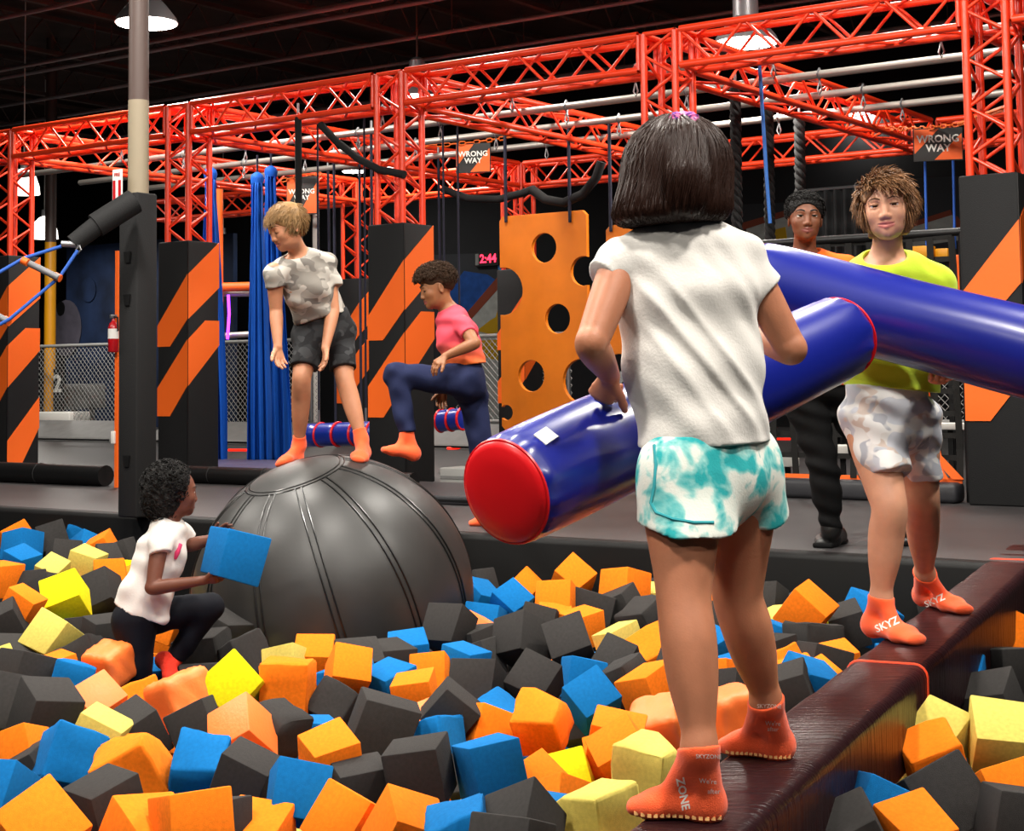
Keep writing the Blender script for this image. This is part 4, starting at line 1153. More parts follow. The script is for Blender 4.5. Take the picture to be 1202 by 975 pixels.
for a in 'lr':
    sock_of(F, q['a' + a], q['heel' + a], q['toe' + a], 1.4, A(q['a' + a]) + A((0, 0, .06)), st_, M_boot, .006, off=.010, name='boot')
    h_, t_ = Vector(q['heel' + a]), Vector(q['toe' + a]); d = (t_ - h_).normalized(); sdv = Vector((d.y, -d.x, 0))
    MB().box((h_ + t_) / 2 + Vector((0, 0, .012)), d * ((t_ - h_).length / 2 + .012), sdv * .05, (0, 0, .012)).build('boot_sole', M_blkcl, st_, bevel=.008)
sp = march(S, np.stack([P(x, y, D0 - .35) for x, y in ((960, 282), (964, 290), (966, 300), (967, 320), (966, 350))]), (0, 1, 0), .6, off=.003)
MB().ribbon([Vector(v) for v in sp], (1, 0, 0), .018, .004).build('lanyard', M_strap, st_)
M_hairbk = mat('hair_black', '0b0807', .75, .3, bump=.6, bscale=140)
cap = Field(); cap.ell(hd.p(0, -.07, .19), (.385 * hd.S, .46 * hd.S, .37 * hd.S), hd.r, hd.f, hd.u, k=.02)
cap.hole(hd.p(0, .42, -.10), (.36 * hd.S, .36 * hd.S, .36 * hd.S), hd.r, hd.f, hd.u, k=.01); cap.plane(hd.p(0, 0, -.02), -hd.u)
cap.disp(lambda p: .004 * np.sin(p[:, 0] * 330) * np.sin(p[:, 1] * 310 + 1) * np.sin(p[:, 2] * 350))
V0, Q0 = polygonise(cap, .004); CAPS = (hd, V0, Q0)

# ------------------------------------------------------------------ blond boy on the ball
SK_fair2 = skin_mat('skin_fair_pink', 'be8463', 'a8645a')
cb = thing('person', on_ball(380, 540), 'blond boy in grey camouflage tee and black shorts balancing on the big black ball', 'person')
D0 = 7.45
tl = on_ball(328, 547); hl_ = on_ball(350, 540); tr = on_ball(419, 543); hr_ = on_ball(421, 535)
hl_ = tl + (Vector((.075, .17, .015))) ; hr_ = tr + Vector((.012, .19, .02))
def drop(v, l=.0):   # put a point on the ball
    d = (Vector(v) - BALL_C).normalized(); return BALL_C + d * (BALL_R + l)
hl_ = drop(hl_); hr_ = drop(hr_)
al = Vector(hl_) + Vector((-.005, -.02, .09)); ar = Vector(hr_) + Vector((-.005, -.02, .09))
q = dict(head=P(336, 266, D0 - .10), neck=P(353, 301, D0), shl=P(322, 319, D0 - .10), shr=P(384, 308, D0 + .08), chest=P(360, 330, D0 + .03), pel=P(380, 386, D0 + .17),
         hl=P(362, 392, D0 + .12), hr=P(398, 390, D0 + .2), kl=P(354, 446, D0 + .05), kr=P(405, 446, D0 + .12), al=al, ar=ar,
         el=P(324, 364, D0 - .06), wl=P(326, 406, D0 - .12), er=P(391, 364, D0 + .06), wr=P(382, 408, D0 - .02))
F = Field(); FT = Field(); FL = Field(); sk = .93
torso(F, q['pel'], q['chest'], q['neck'], q['shl'], q['shr'], q['hl'], q['hr'], sk); FT.p = list(F.p); FL.p = list(F.p)
for a in 'lr': FL.ball(q['h' + a], .07, .03)
F.cone(q['chest'], q['neck'], .048, .042, .03); F.cone(q['neck'], P(343, 281, D0 - .07), .042, .042, .02)
hd = Head(q['head'], (-.34, -.22, 1), (-.80, -.55, -.55), .203); hd.build(F, lidoff=-.02)
for a in 'lr':
    leg(F, q['h' + a], q['k' + a], q['a' + a], sk, th=1.0, back=(0, 1, 0)); arm(F, q['sh' + a], q['e' + a], q['w' + a], .96)
foot(F, q['al'], hl_, tl, .9, sole_up=(Vector(tl) - BALL_C).normalized()); foot(F, q['ar'], hr_, tr, .9, sole_up=(Vector(tr) - BALL_C).normalized())
hand(F, q['wl'], (.12, -.1, -1), (.6, -.6, 0), (-.6, -.7, 0), .95, curl=(.25, .3, .3)); hand(F, q['wr'], (.02, -.15, -1), (-.8, -.4, 0), (-.3, -.9, 0), .95, curl=(.25, .3, .3))
body = sdf_obj('body', F, .006, SK_fair2, cb, boxes=[tuple(lohi([q['head']], .16)) + (.003,)] + [tuple(lohi([Vector(q[w_]) + Vector((0, 0, -.05))], .09)) + (.003,) for w_ in ('wl', 'wr')])
hd.lipmask(body, root_loc(cb)); hd.eyes(cb, eye_mat('eye_blue', '4a6070'), (-.1, -.4), lash=M_brow_b, lidoff=-.02); hd.brows(F, cb, M_brow_b)
M_camog = camo_mat('camo_grey', '86817a', [('a09b93', 12, .48, 3.1), ('6f6a65', 12, .56, 7.7), ('bdb8af', 14, .55, 1.3)])
S = Field(); S.cover(FT, .008); sdl = Vector(q['shr']) - Vector(q['shl'])
S.econe(P(384, 385, D0 + .16), P(362, 338, D0 + .04), sdl, .122, .10, .116, .092, .03); S.econe(P(362, 338, D0 + .04), P(354, 312, D0), sdl, .116, .092, .09, .066, .03)
for a, e in (('l', P(324, 337, D0 - .09)), ('r', P(390, 336, D0 + .07))): S.cone(P(354, 309, D0), q['sh' + a], .042, .040, .02); S.sleeve(q['sh' + a], e, .042, .047, .02)
S.disp(wave([(30, 20, 30), (-30, 8, 40), (16, 12, 70)], .009, 23))
S.plane(P(384, 372, D0 + .1), (.30, 0, -1))
S.hole(P(346, 297, D0 - .06), (.055, .06, .035), (1, .1, .4), (0, 1, -.4), (-.4, .3, 1)); tee = sdf_obj('tee_shirt', S, .006, M_camog, cb)
M_shblk = camo_mat('shorts_black_camo', '1d1d1f', [('2b2c2e', 13, .5, 2.2), ('3a3b3d', 16, .6, 6.1)])
Z = Field(); Z.cover(FL, .007); Z.econe(P(381, 372, D0 + .16), P(381, 392, D0 + .16), Vector(q['hr']) - Vector(q['hl']), .125, .10, .13, .105, .03)
Z.sleeve(P(364, 395, D0 + .12), P(357, 431, D0 + .06), .076, .066, .03); Z.sleeve(P(398, 392, D0 + .2), P(403, 433, D0 + .13), .074, .064, .03)
Z.disp(wave([(30, 20, 30), (-30, 8, 40)], .006, 29)); Z.plane(P(380, 366, D0 + .16), (-.25, 0, 1))
sdf_obj('shorts', Z, .006, M_shblk, cb)
for a, he, to in (('l', hl_, tl), ('r', hr_, tr)):
    G = A(q['a' + a]) + nrm(A(q['k' + a]) - A(q['a' + a])) * .045
    sock_of(F, G, he, to, .95, G, cb, M_sock, .005, topn=A(q['k' + a]) - A(q['a' + a]))
M_hairbl = mat('hair_blond', '8c6b42', .55, .3, var=.25, vscale=50)
cap = Field(); cap.ell(hd.p(0, -.06, .17), (.385 * hd.S, .465 * hd.S, .39 * hd.S), hd.r, hd.f, hd.u, k=.02); cap.hole(hd.p(0, .40, -.15), (.37 * hd.S, .36 * hd.S, .36 * hd.S), hd.r, hd.f, hd.u, k=.01)
cap.plane(hd.p(0, -.2, -.17), -hd.u + hd.f * .25); cap.hole(hd.p(.37, .05, -.06), (.12 * hd.S, .1 * hd.S, .14 * hd.S), hd.r, hd.f, hd.u); cap.hole(hd.p(-.37, .05, -.06), (.12 * hd.S, .1 * hd.S, .14 * hd.S), hd.r, hd.f, hd.u)
V0, Q0 = polygonise(cap, .005)
st = scalp_locks(hd, 1500, 17, .27, .008, lambda x, y, z: (y < .05 and z > -.12) or z > .28, lambda x, y, z: (x * .6, 1.0 if y > -.25 else -.2, -.25 if z > .25 else -.9), curl=.008, freq=3, lift=.03)
V1, Q1 = tubes_obj('h', st, None, None, 4); mk('hair', *join_geo([(V0, Q0), (V1, Q1)]), M_hairbl, cb, smooth=True)

# ------------------------------------------------------------------ boy in coral tee stepping onto the ball
SK_lb = skin_mat('skin_light_brown', '93603f', '8a4a40')
rb = thing('person', PZ(570, 613, 0), 'boy with curly dark hair in coral tee and navy joggers stepping up towards the ball', 'person')
D0 = 8.8
q = dict(head=P(512, 338, D0), neck=P(527, 364, D0 + .02), shl=P(543, 380, D0 - .12), shr=P(524, 378, D0 + .16), chest=P(537, 396, D0 + .02), pel=P(547, 444, D0 + .04),
         hl=P(545, 448, D0 - .05), hr=P(552, 450, D0 + .12), kl=P(465, 440, D0 - .10), al=P(478, 510, D0 - .16), kr=P(566, 530, D0 + .1), ar=P(578, 592, D0 + .12),
         el=P(557, 403, D0 - .22), wl=P(523, 418, D0 - .2), er=P(533, 425, D0 + .26), wr=P(521, 458, D0 + .12))
heell, toel = P(490, 540, D0 - .17), P(446, 530, D0 - .24); heelr, toer = PZ(590, 616, 0), PZ(549, 617, 0)
F = Field(); FT = Field(); FL = Field(); sk = 1.0
torso(F, q['pel'], q['chest'], q['neck'], q['shl'], q['shr'], q['hl'], q['hr'], sk); FT.p = list(F.p)
FL.p = list(F.p[:2])
F.cone(q['chest'], q['neck'], .05, .045, .03); F.cone(q['neck'], P(519, 350, D0), .045, .045, .02)
hd = Head(q['head'], (-.22, 0, 1), (-.95, -.28, -.32), .215); hd.build(F, lidoff=-.012, smile=-.2)
for a in 'lr':
    leg(F, q['h' + a], q['k' + a], q['a' + a], 1.0, th=1.0); arm(F, q['sh' + a], q['e' + a], q['w' + a], 1.02)
foot(F, q['al'], heell, toel, 1.0, sole_up=(.15, 0, 1)); foot(F, q['ar'], heelr, toer, 1.0)
hand(F, q['wl'], (-.75, -.25, -.55), (-.45, .1, -.9), (-.3, -.5, -.6), 1.05, curl=(.35, .45, .35)); hand(F, q['wr'], (-.25, -.2, -1), (.4, -.9, 0), (-.9, -.3, 0), 1.05, curl=(.4, .4, .3))
body = sdf_obj('body', F, .0065, SK_lb, rb, boxes=[tuple(lohi([q['head']], .17)) + (.003,)] + [tuple(lohi([Vector(q[w_]) + Vector((-.03, 0, -.05))], .09)) + (.003,) for w_ in ('wl', 'wr')])
hd.lipmask(body, root_loc(rb)); hd.eyes(rb, MATS.get('eye_d2') or eye_mat('eye_dark_2', '2a1a10'), (-.1, -.4), lash=M_brow_k, lidoff=-.012); hd.brows(F, rb, M_brow_k)
# coral tee fading to orange at the hem
M_coral = bpy.data.materials.new('tee_coral'); M_coral.use_nodes = True; nt = M_coral.node_tree; b_ = nt.nodes['Principled BSDF']; b_.inputs['Roughness'].default_value = .85
tc = nt.nodes.new('ShaderNodeTexCoord'); sx = nt.nodes.new('ShaderNodeSeparateXYZ'); rp = nt.nodes.new('ShaderNodeValToRGB'); mr = nt.nodes.new('ShaderNodeMapRange')
nt.links.new(tc.outputs['Object'], sx.inputs[0]); nt.links.new(sx.outputs[2], mr.inputs[0]); mr.inputs[1].default_value = .88; mr.inputs[2].default_value = 1.16
nt.links.new(mr.outputs[0], rp.inputs[0]); nt.links.new(rp.outputs[0], b_.inputs['Base Color'])
rp.color_ramp.elements[0].color = lin('f5742f'); rp.color_ramp.elements[0].position = .15; rp.color_ramp.elements[1].color = lin('e0475a'); rp.color_ramp.elements[1].position = .6
S = Field(); S.cover(FT, .009); S.econe(P(550, 436, D0 + .03), P(538, 396, D0 + .02), (.3, .9, 0), .125, .105, .128, .105, .04)
for a in 'lr': S.sleeve(q['sh' + a], A(q['sh' + a]) * .45 + A(q['e' + a]) * .55, .047, .051, .02)
S.disp(wave([(30, 20, 40), (-30, 8, 50), (16, 12, 90)], .008, 33)); S.plane(P(550, 428, D0), (.12, 0, -1))
S.hole(P(522, 358, D0), (.055, .06, .032), (1, 0, .4), (0, 1, 0), (-.4, 0, 1)); sdf_obj('tee_shirt', S, .0065, M_coral, rb)
M_navy = mat('joggers_navy', '1d2444', .85, .2, bump=.1, bscale=150)
Z = Field(); Z.cover(FL, .010); Z.sleeve(q['kl'], P(478, 508, D0 - .16), .062, .050, .02); Z.cone(q['hl'], q['kl'], .088, .066, .03); Z.cone(q['hr'], q['kr'], .088, .064, .03); Z.sleeve(q['kr'], P(577, 588, D0 + .12), .062, .05, .02)
Z.disp(wave([(40, 10, 30), (20, -8, 50), (-40, 10, 40)], .009, 4)); 
sdf_obj('joggers', Z, .0065, M_navy, rb)
sock_of(F, q['al'], heell, toel, 1.05, A(q['al']) + nrm(A(q['kl']) - A(q['al'])) * .02, rb, M_sock, .005, topn=A(q['kl']) - A(q['al']))
sock_of(F, q['ar'], heelr, toer, 1.05, A(q['ar']) + A((0, 0, .02)), rb, M_sock, .005)
M_haircu = mat('hair_curly_dark', '35210f', .7, .3)
cap = Field(); cap.ell(hd.p(0, -.04, .28), (.38 * hd.S, .50 * hd.S, .34 * hd.S), hd.r, hd.f, hd.u, k=.02); cap.ell(hd.p(0, -.1, .10), (.355 * hd.S, .44 * hd.S, .33 * hd.S), hd.r, hd.f, hd.u, k=.02)
cap.hole(hd.p(0, .43, -.12), (.4 * hd.S, .36 * hd.S, .36 * hd.S), hd.r, hd.f, hd.u, k=.01); cap.plane(hd.p(0, -.3, -.12), -hd.u + hd.f * .3)
for sx_ in (-1, 1): cap.hole(hd.p(sx_ * .38, .04, -.08), (.14 * hd.S, .14 * hd.S, .2 * hd.S), hd.r, hd.f, hd.u)
V0, Q0 = polygonise(cap, .005)
def curls(hd, n, seed, region, rc, rt, base=(.37, .46, .37), ctr=(0, -.07, .17), out=.06):
    rng = np.random.RandomState(seed); res = []
    while len(res) < n:
        v = rng.normal(size=3); v /= np.linalg.norm(v); qd = np.array(ctr) + v * np.array(base) * rng.uniform(.97, 1.0 + out)
        if not region(*qd): continue
        a = np.cross(v, rng.normal(size=3)); a /= np.linalg.norm(a); b = np.cross(v, a); th = np.linspace(0, 2 * np.pi * rng.uniform(.7, 1.5), 8) + rng.rand() * 6
        pts = qd + (a[None] * np.cos(th)[:, None] + b[None] * np.sin(th)[:, None]) * rc * rng.uniform(.6, 1.2) + v[None] * np.linspace(0, rc * 1.6, 8)[:, None]
        W = np.stack([hd.p(*z) for z in pts]).astype(np.float32); res.append((W, hd.S * rt * np.linspace(1, .5, 8)))
    return res
h2, V2, Q2 = CAPS; stc = curls(h2, 900, 31, lambda x, y, z: z > .36 or (y < .1 and z > .02), .03, .014, (.385, .46, .37), (0, -.07, .19), .03); V3, Q3 = tubes_obj('h', stc, None, None, 4); mk('hair', *join_geo([(V2, Q2), (V3, Q3)]), M_hairbk, st_, smooth=True)
st = curls(hd, 900, 3, lambda x, y, z: z > .24 or (y < -.1 and z > .05), .042, .012, (.40, .52, .40), (0, -.03, .24))
V1, Q1 = tubes_obj('h', st, None, None, 4); mk('hair', *join_geo([(V0, Q0), (V1, Q1)]), M_haircu, rb, smooth=True)

# ------------------------------------------------------------------ little girl in the pit
SK_dark = skin_mat('skin_dark_brown', '6b4030', '6a3430')
lg = thing('person', P(162, 818, 6.4), 'small child with black curly hair in white top lifting a blue foam cube', 'person')
D0 = 6.4; sk = .78
q = dict(head=P(207, 577, D0 + .02), neck=P(198, 612, D0), shl=P(188, 636, D0 - .11), shr=P(212, 626, D0 + .13), chest=P(190, 650, D0 + .02), pel=P(162, 722, D0),
         hl=P(158, 726, D0 - .04), hr=P(172, 724, D0 + .08), kl=P(160, 775, D0 - .03), al=P(160, 835, D0), kr=P(246, 712, D0 + .12), ar=P(206, 772, D0 + .12),
         el=P(179, 690, D0 - .16), wl=P(238, 681, D0 - .20), er=P(222, 640, D0 + .12), wr=P(251, 632, D0 + .02))
heell, toel = P(152, 850, D0), P(190, 850, D0); heelr, toer = P(186, 775, D0 + .1), P(205, 808, D0 - .02)
F = Field(); FT = Field(); FL = Field()
torso(F, q['pel'], q['chest'], q['neck'], q['shl'], q['shr'], q['hl'], q['hr'], sk); FT.p = list(F.p)
FL.p = list(F.p[:2])
F.cone(q['chest'], q['neck'], .038, .034, .02); F.cone(q['neck'], P(203, 595, D0), .034, .036, .02)
hd = Head(q['head'], (.02, 0, 1), (.90, .42, .06), .188); hd.build(F, lidoff=.015)
for a in 'lr':
    leg(F, q['h' + a], q['k' + a], q['a' + a], sk, th=1.1); arm(F, q['sh' + a], q['e' + a], q['w' + a], .86)
foot(F, q['al'], heell, toel, .75); foot(F, q['ar'], heelr, toer, .75, sole_up=(.5, -.3, .6))
hand(F, q['wl'], (1, .05, .06), (.2, .6, .75), (.2, -.5, 1), .82, curl=(.15, .3, .3), thumb_curl=.15)
hand(F, q['wr'], (.8, -.05, .6), (.4, -.9, -.2), (-.3, -.2, 1), .82, curl=(.2, .3, .3))
body = sdf_obj('body', F, .0055, SK_dark, lg, boxes=[tuple(lohi([q['head']], .15)) + (.003,)] + [tuple(lohi([Vector(q[w_]) + Vector((.05, 0, .0))], .075)) + (.0026,) for w_ in ('wl', 'wr')])
hd.lipmask(body, root_loc(lg)); hd.eyes(lg, MATS.get('x') or eye_mat('eye_dark_3', '2a1a10')); hd.brows(F, lg, M_brow_k)
M_topw = mat('top_white', 'dcd6d0', .85, .2, bump=.1, bscale=120)
S = Field(); S.cover(FT, .009); S.econe(P(165, 712, D0), P(189, 650, D0 + .02), Vector(q['shr']) - Vector(q['shl']), .115, .105, .105, .085, .04)
for a, e in (('l', P(189, 650, D0 - .13)), ('r', P(217, 634, D0 + .14))): S.sleeve(q['sh' + a], e, .040, .045, .02)
S.cone(P(186, 700, D0 - .05), P(192, 724, D0 - .05), .05, .028, .03)
S.disp(wave([(40, 20, 30), (-40, 8, 40), (16, 12, 60)], .008, 43)); S.plane(P(166, 718, D0), (-.45, 0, -1));
S.hole(P(203, 603, D0 + .0), (.046, .05, .026), (1, 0, -.35), (0, 1, 0), (.35, 0, 1)); top = sdf_obj('top', S, .0055, M_topw, lg)
M_pink = mat('print_pink', 'd8366a', .7)
sp = march(S, np.stack([P(x, y, D0 - .4) for x, y in ((216, 650), (212, 660), (210, 668))]), (-.25, 1, 0), .7, off=.001)
MB().tube([Vector(v) for v in sp], [.010, .012, .006], 8).build('pink_print', M_pink, top, smooth=True)
M_legg = mat('leggings_navy', '0c0e17', .8, .2)
Z = Field(); Z.cover(FL, .006); Z.cone(q['hl'], q['kl'], .085, .064, .03); Z.sleeve(q['kl'], q['al'], .064, .048, .02); Z.cone(q['hr'], q['kr'], .075, .055, .03); Z.sleeve(q['kr'], P(207, 771, D0 + .12), .054, .043, .02); Z.disp(wave([(60, 10, 30), (20, -8, 40)], .003, 4)); Z.cut(P(163, 690, D0), (.3, 0, 1), .15)
sdf_obj('leggings', Z, .0055, M_legg, lg)
M_redsock = mat('sock_red_knit', 'e0331f', .8, .3, bump=.5, bscale=120)
sock_of(F, q['ar'], heelr, toer, .8, A(q['ar']) + nrm(A(q['kr']) - A(q['ar'])) * .01, lg, M_redsock, .005, topn=A(q['kr']) - A(q['ar']))
cap = Field(); cap.ell(hd.p(0, -.20, .16), (.47 * hd.S, .52 * hd.S, .46 * hd.S), hd.r, hd.f, hd.u, k=.04); cap.ell(hd.p(0, -.32, -.20), (.40 * hd.S, .36 * hd.S, .40 * hd.S), hd.r, hd.f, hd.u, k=.06)
cap.hole(hd.p(0, .42, -.08), (.42 * hd.S, .38 * hd.S, .45 * hd.S), hd.r, hd.f, hd.u, k=.01)
for sx_ in (-1, 1): cap.hole(hd.p(sx_ * .42, .0, -.10), (.16 * hd.S, .13 * hd.S, .16 * hd.S), hd.r, hd.f, hd.u)
cap.disp(lambda p: .005 * np.sin(p[:, 0] * 140 + 2 * np.sin(p[:, 2] * 60)) * np.sin(p[:, 1] * 130 + 1) * np.sin(p[:, 2] * 150))
V0, Q0 = polygonise(cap, .0055)
st = curls(hd, 520, 9, lambda x, y, z: y < .15 or z > .4, .05, .013, (.47, .50, .46), (0, -.2, .16), .05) + curls(hd, 260, 19, lambda x, y, z: y < .0, .05, .013, (.40, .36, .40), (0, -.32, -.2), .05)
V1, Q1 = tubes_obj('h', st, None, None, 4); mk('hair', *join_geo([(V0, Q0), (V1, Q1)]), M_hairbk, lg, smooth=True)
# ================================================================== FOAM PIT
def foam_mat(name, col, rough=.95):
    m = mat(name, col, rough, .15, bump=.35, bscale=110, var=.10, vscale=14); return m
FM = dict(o=foam_mat('foam_orange', 'f47a16'), b=foam_mat('foam_blue', '0b66a6'), k=foam_mat('foam_charcoal', '343231'), y=foam_mat('foam_yellow', 'dfd010'),
          c=foam_mat('foam_cream', 'cdba5c'), w=mat('foam_wrapped_orange', 'ff7a33', .5, .4, bump=.12, bscale=12))
CN = dict(o='orange', b='blue', k='charcoal grey', y='bright yellow', c='pale cream', w='glossy orange covered')
def cube_mesh(seed, torn):
    rng = np.random.RandomState(seed); bm = bmesh.new(); bmesh.ops.create_cube(bm, size=1.0)
    for v in bm.verts: v.co += Vector(rng.normal(0, .022, 3))
    bmesh.ops.bevel(bm, geom=list(bm.edges), offset=.035 if not torn else .07, segments=2, affect='EDGES', profile=.5)
    if torn:
        bmesh.ops.subdivide_edges(bm, edges=list(bm.edges), cuts=2, use_grid_fill=True)
        n0 = rng.normal(0, 1, (5, 3)) * 7; ph = rng.rand(5) * 6; ch = Vector(rng.normal(0, 1, 3)).normalized()
        for v in bm.verts:
            c = v.co; s = sum(math.sin(c.dot(Vector(a)) + f) for a, f in zip(n0, ph)) / 5
            v.co += c.normalized() * (s * .05 + rng.normal(0, .006)); h = v.co.dot(ch) - .52
            if h > 0: v.co -= ch * h * .8
    me = bpy.data.meshes.new('foam_cube'); bm.to_mesh(me); bm.free()
    me.polygons.foreach_set('use_smooth', np.ones(len(me.polygons), dtype=bool)); me.set_sharp_from_angle(angle=math.radians(65 if torn else 40))
    return me
def bag_mesh(seed):
    rng = np.random.RandomState(seed); bm = bmesh.new(); bmesh.ops.create_cube(bm, size=1.0)
    bmesh.ops.subdivide_edges(bm, edges=list(bm.edges), cuts=9, use_grid_fill=True)
    for v in bm.verts:
        c = v.co.copy(); e = (abs(c.x) ** 7 + abs(c.y) ** 7 + abs(c.z) ** 7) ** (1 / 7); v.co = c / max(e, 1e-3) * .5
        a = math.atan2(v.co.y, v.co.x + .08); r = math.hypot(v.co.x + .08, v.co.y)
        if c.z > .45: v.co.z -= .022 * math.sin(a * 9 + 2 * math.sin(a * 3 + seed)) * min(1, r * 3) + .05 * max(0, .2 - r) + .02 * r
        if c.y < -.45: v.co.y += .016 * math.sin(v.co.x * 16 + v.co.z * 9 + seed)
    me = bpy.data.meshes.new('foam_cube'); bm.to_mesh(me); bm.free(); me.polygons.foreach_set('use_smooth', np.ones(len(me.polygons), dtype=bool))
    return me
CM = {}
for c in 'obkycw':
    CM[c] = [cube_mesh(hash_ + 11 * i, i >= 4) for i, hash_ in enumerate([sum(map(ord, c)) * 3] * 6)] if c != 'w' else [bag_mesh(1), bag_mesh(2), cube_mesh(5, False)]
    for me in CM[c]: me.materials.append(FM[c])
ZT = -.19
cubes = []           # centre, rotation, size
def zone(x, y):
    if x > 1060 and y > 735 and y > 970 - (x - 960) * .95 : return 'past the far side of the beam', 'right of beam'
    if y > 835: return 'in the front of the pit by the beam' if x > 560 else 'in the open front of the pit', 'front'
    if x < 150 and y < 700: return 'below the deck edge by the tan pillar', 'left back'
    if x < 340 and y < 835: return 'around the small child', 'child'
    if x < 700 and y > 735: return 'heaped before the black ball', 'ball'
    if x > 860: return 'under the deck behind the beam', 'beam back'
    return 'below the deck between the ball and the beam', 'centre back'
SPEC = []
class _Ref:
    pass
def put(c, Rm, size, col, torn, px):
    r = _Ref(); r.c = Vector(c); r.R = Rm; r.s = size; r.col = col; r.torn = torn; r.px = px; SPEC.append(r); cubes.append((Vector(c), size)); return r
def really_put(q):
    c, Rm, size, col, torn, px = q.c, q.R, q.s, q.col, q.torn, q.px
    ms = CM[col]; i = SPEC.index(q)
    me = (ms[i % 2] if torn else ms[2]) if col == 'w' else (ms[4 + i % 2] if torn else ms[i % 4])
    o = bpy.data.objects.new('foam_cube', me); COL.objects.link(o)
    M4 = Rm.to_4x4(); o.matrix_world = Matrix.Translation(c) @ M4 @ Matrix.Diagonal((size, size, size, 1))
    zn, zg = zone(*px)
    o['label'] = ('torn ' if torn and col != 'w' else 'wrinkled ' if torn else '') + CN[col] + ' foam cube ' + zn
    o['category'] = 'foam cube'; o['group'] = CN[col] + ' foam cubes ' + zn + (', torn' if torn else '')
    return o
def depth_for(x, y, z): return (HC - z) * FPX / (y - hor(x))
def vcube(col, v0, v1, v2, v3, torn=False, z=None):
    """near corner v0 and its three neighbours, in photo pixels"""
    pts = np.array([v0, v1, v2, v3], float); e = pts[1:] - pts[0]
    M2 = np.stack([e[:, 0], -e[:, 1]])                  # rows: screen x, screen up
    U_, Sg, Vt = np.linalg.svd(M2, full_matrices=False); Rw = U_ @ Vt; L = float(Sg.mean())
    third = np.cross(Rw[0], Rw[1])                      # viewing axis component
    # the near corner: its edges lead away from the viewer
    if third.sum() < 0: third = -third
    ctr2 = pts[0] + e.sum(0) / 2
    zz = ZT if z is None else z
    D = depth_for(ctr2[0], ctr2[1], zz); size = L * D / FPX
    s2 = min(.20, max(.135, size)); D *= s2 / size if abs(s2 / size - 1) < .12 else 1.0; size = s2
    c = P(ctr2[0], ctr2[1], D); vd = (c - CAMP).normalized(); rx = vd.cross(Vector((0, 0, 1))).normalized(); uy = rx.cross(vd)
    cols = [(rx * Rw[0, i] + uy * Rw[1, i] + vd * third[i]).normalized() for i in range(3)]
    # orthonormalise
    a = cols[0]; b = (cols[1] - a * cols[1].dot(a)).normalized(); d = a.cross(b)
    Rm = Matrix((a, b, d)).transposed()
    return put(c, Rm, size, col, torn, ctr2)
_rc = random.Random(12)
def ccube(col, x, y, e, torn=False, z=None, rot=None):
    zz = (ZT - .01 if x < 165 and y < 690 else ZT - .075 if e < 60 else ZT - .03) if z is None else z
    D = depth_for(x, y, zz); size = min(.19, max(.14, e * D / FPX))
    r = rot or (_rc.uniform(-.5, .5), _rc.uniform(-.5, .5), _rc.uniform(0, 1.57))
    return put(P(x, y, D), Matrix.Rotation(r[2], 3, 'Z') @ Matrix.Rotation(r[0], 3, 'X') @ Matrix.Rotation(r[1], 3, 'Y'), size, col, torn, (x, y))
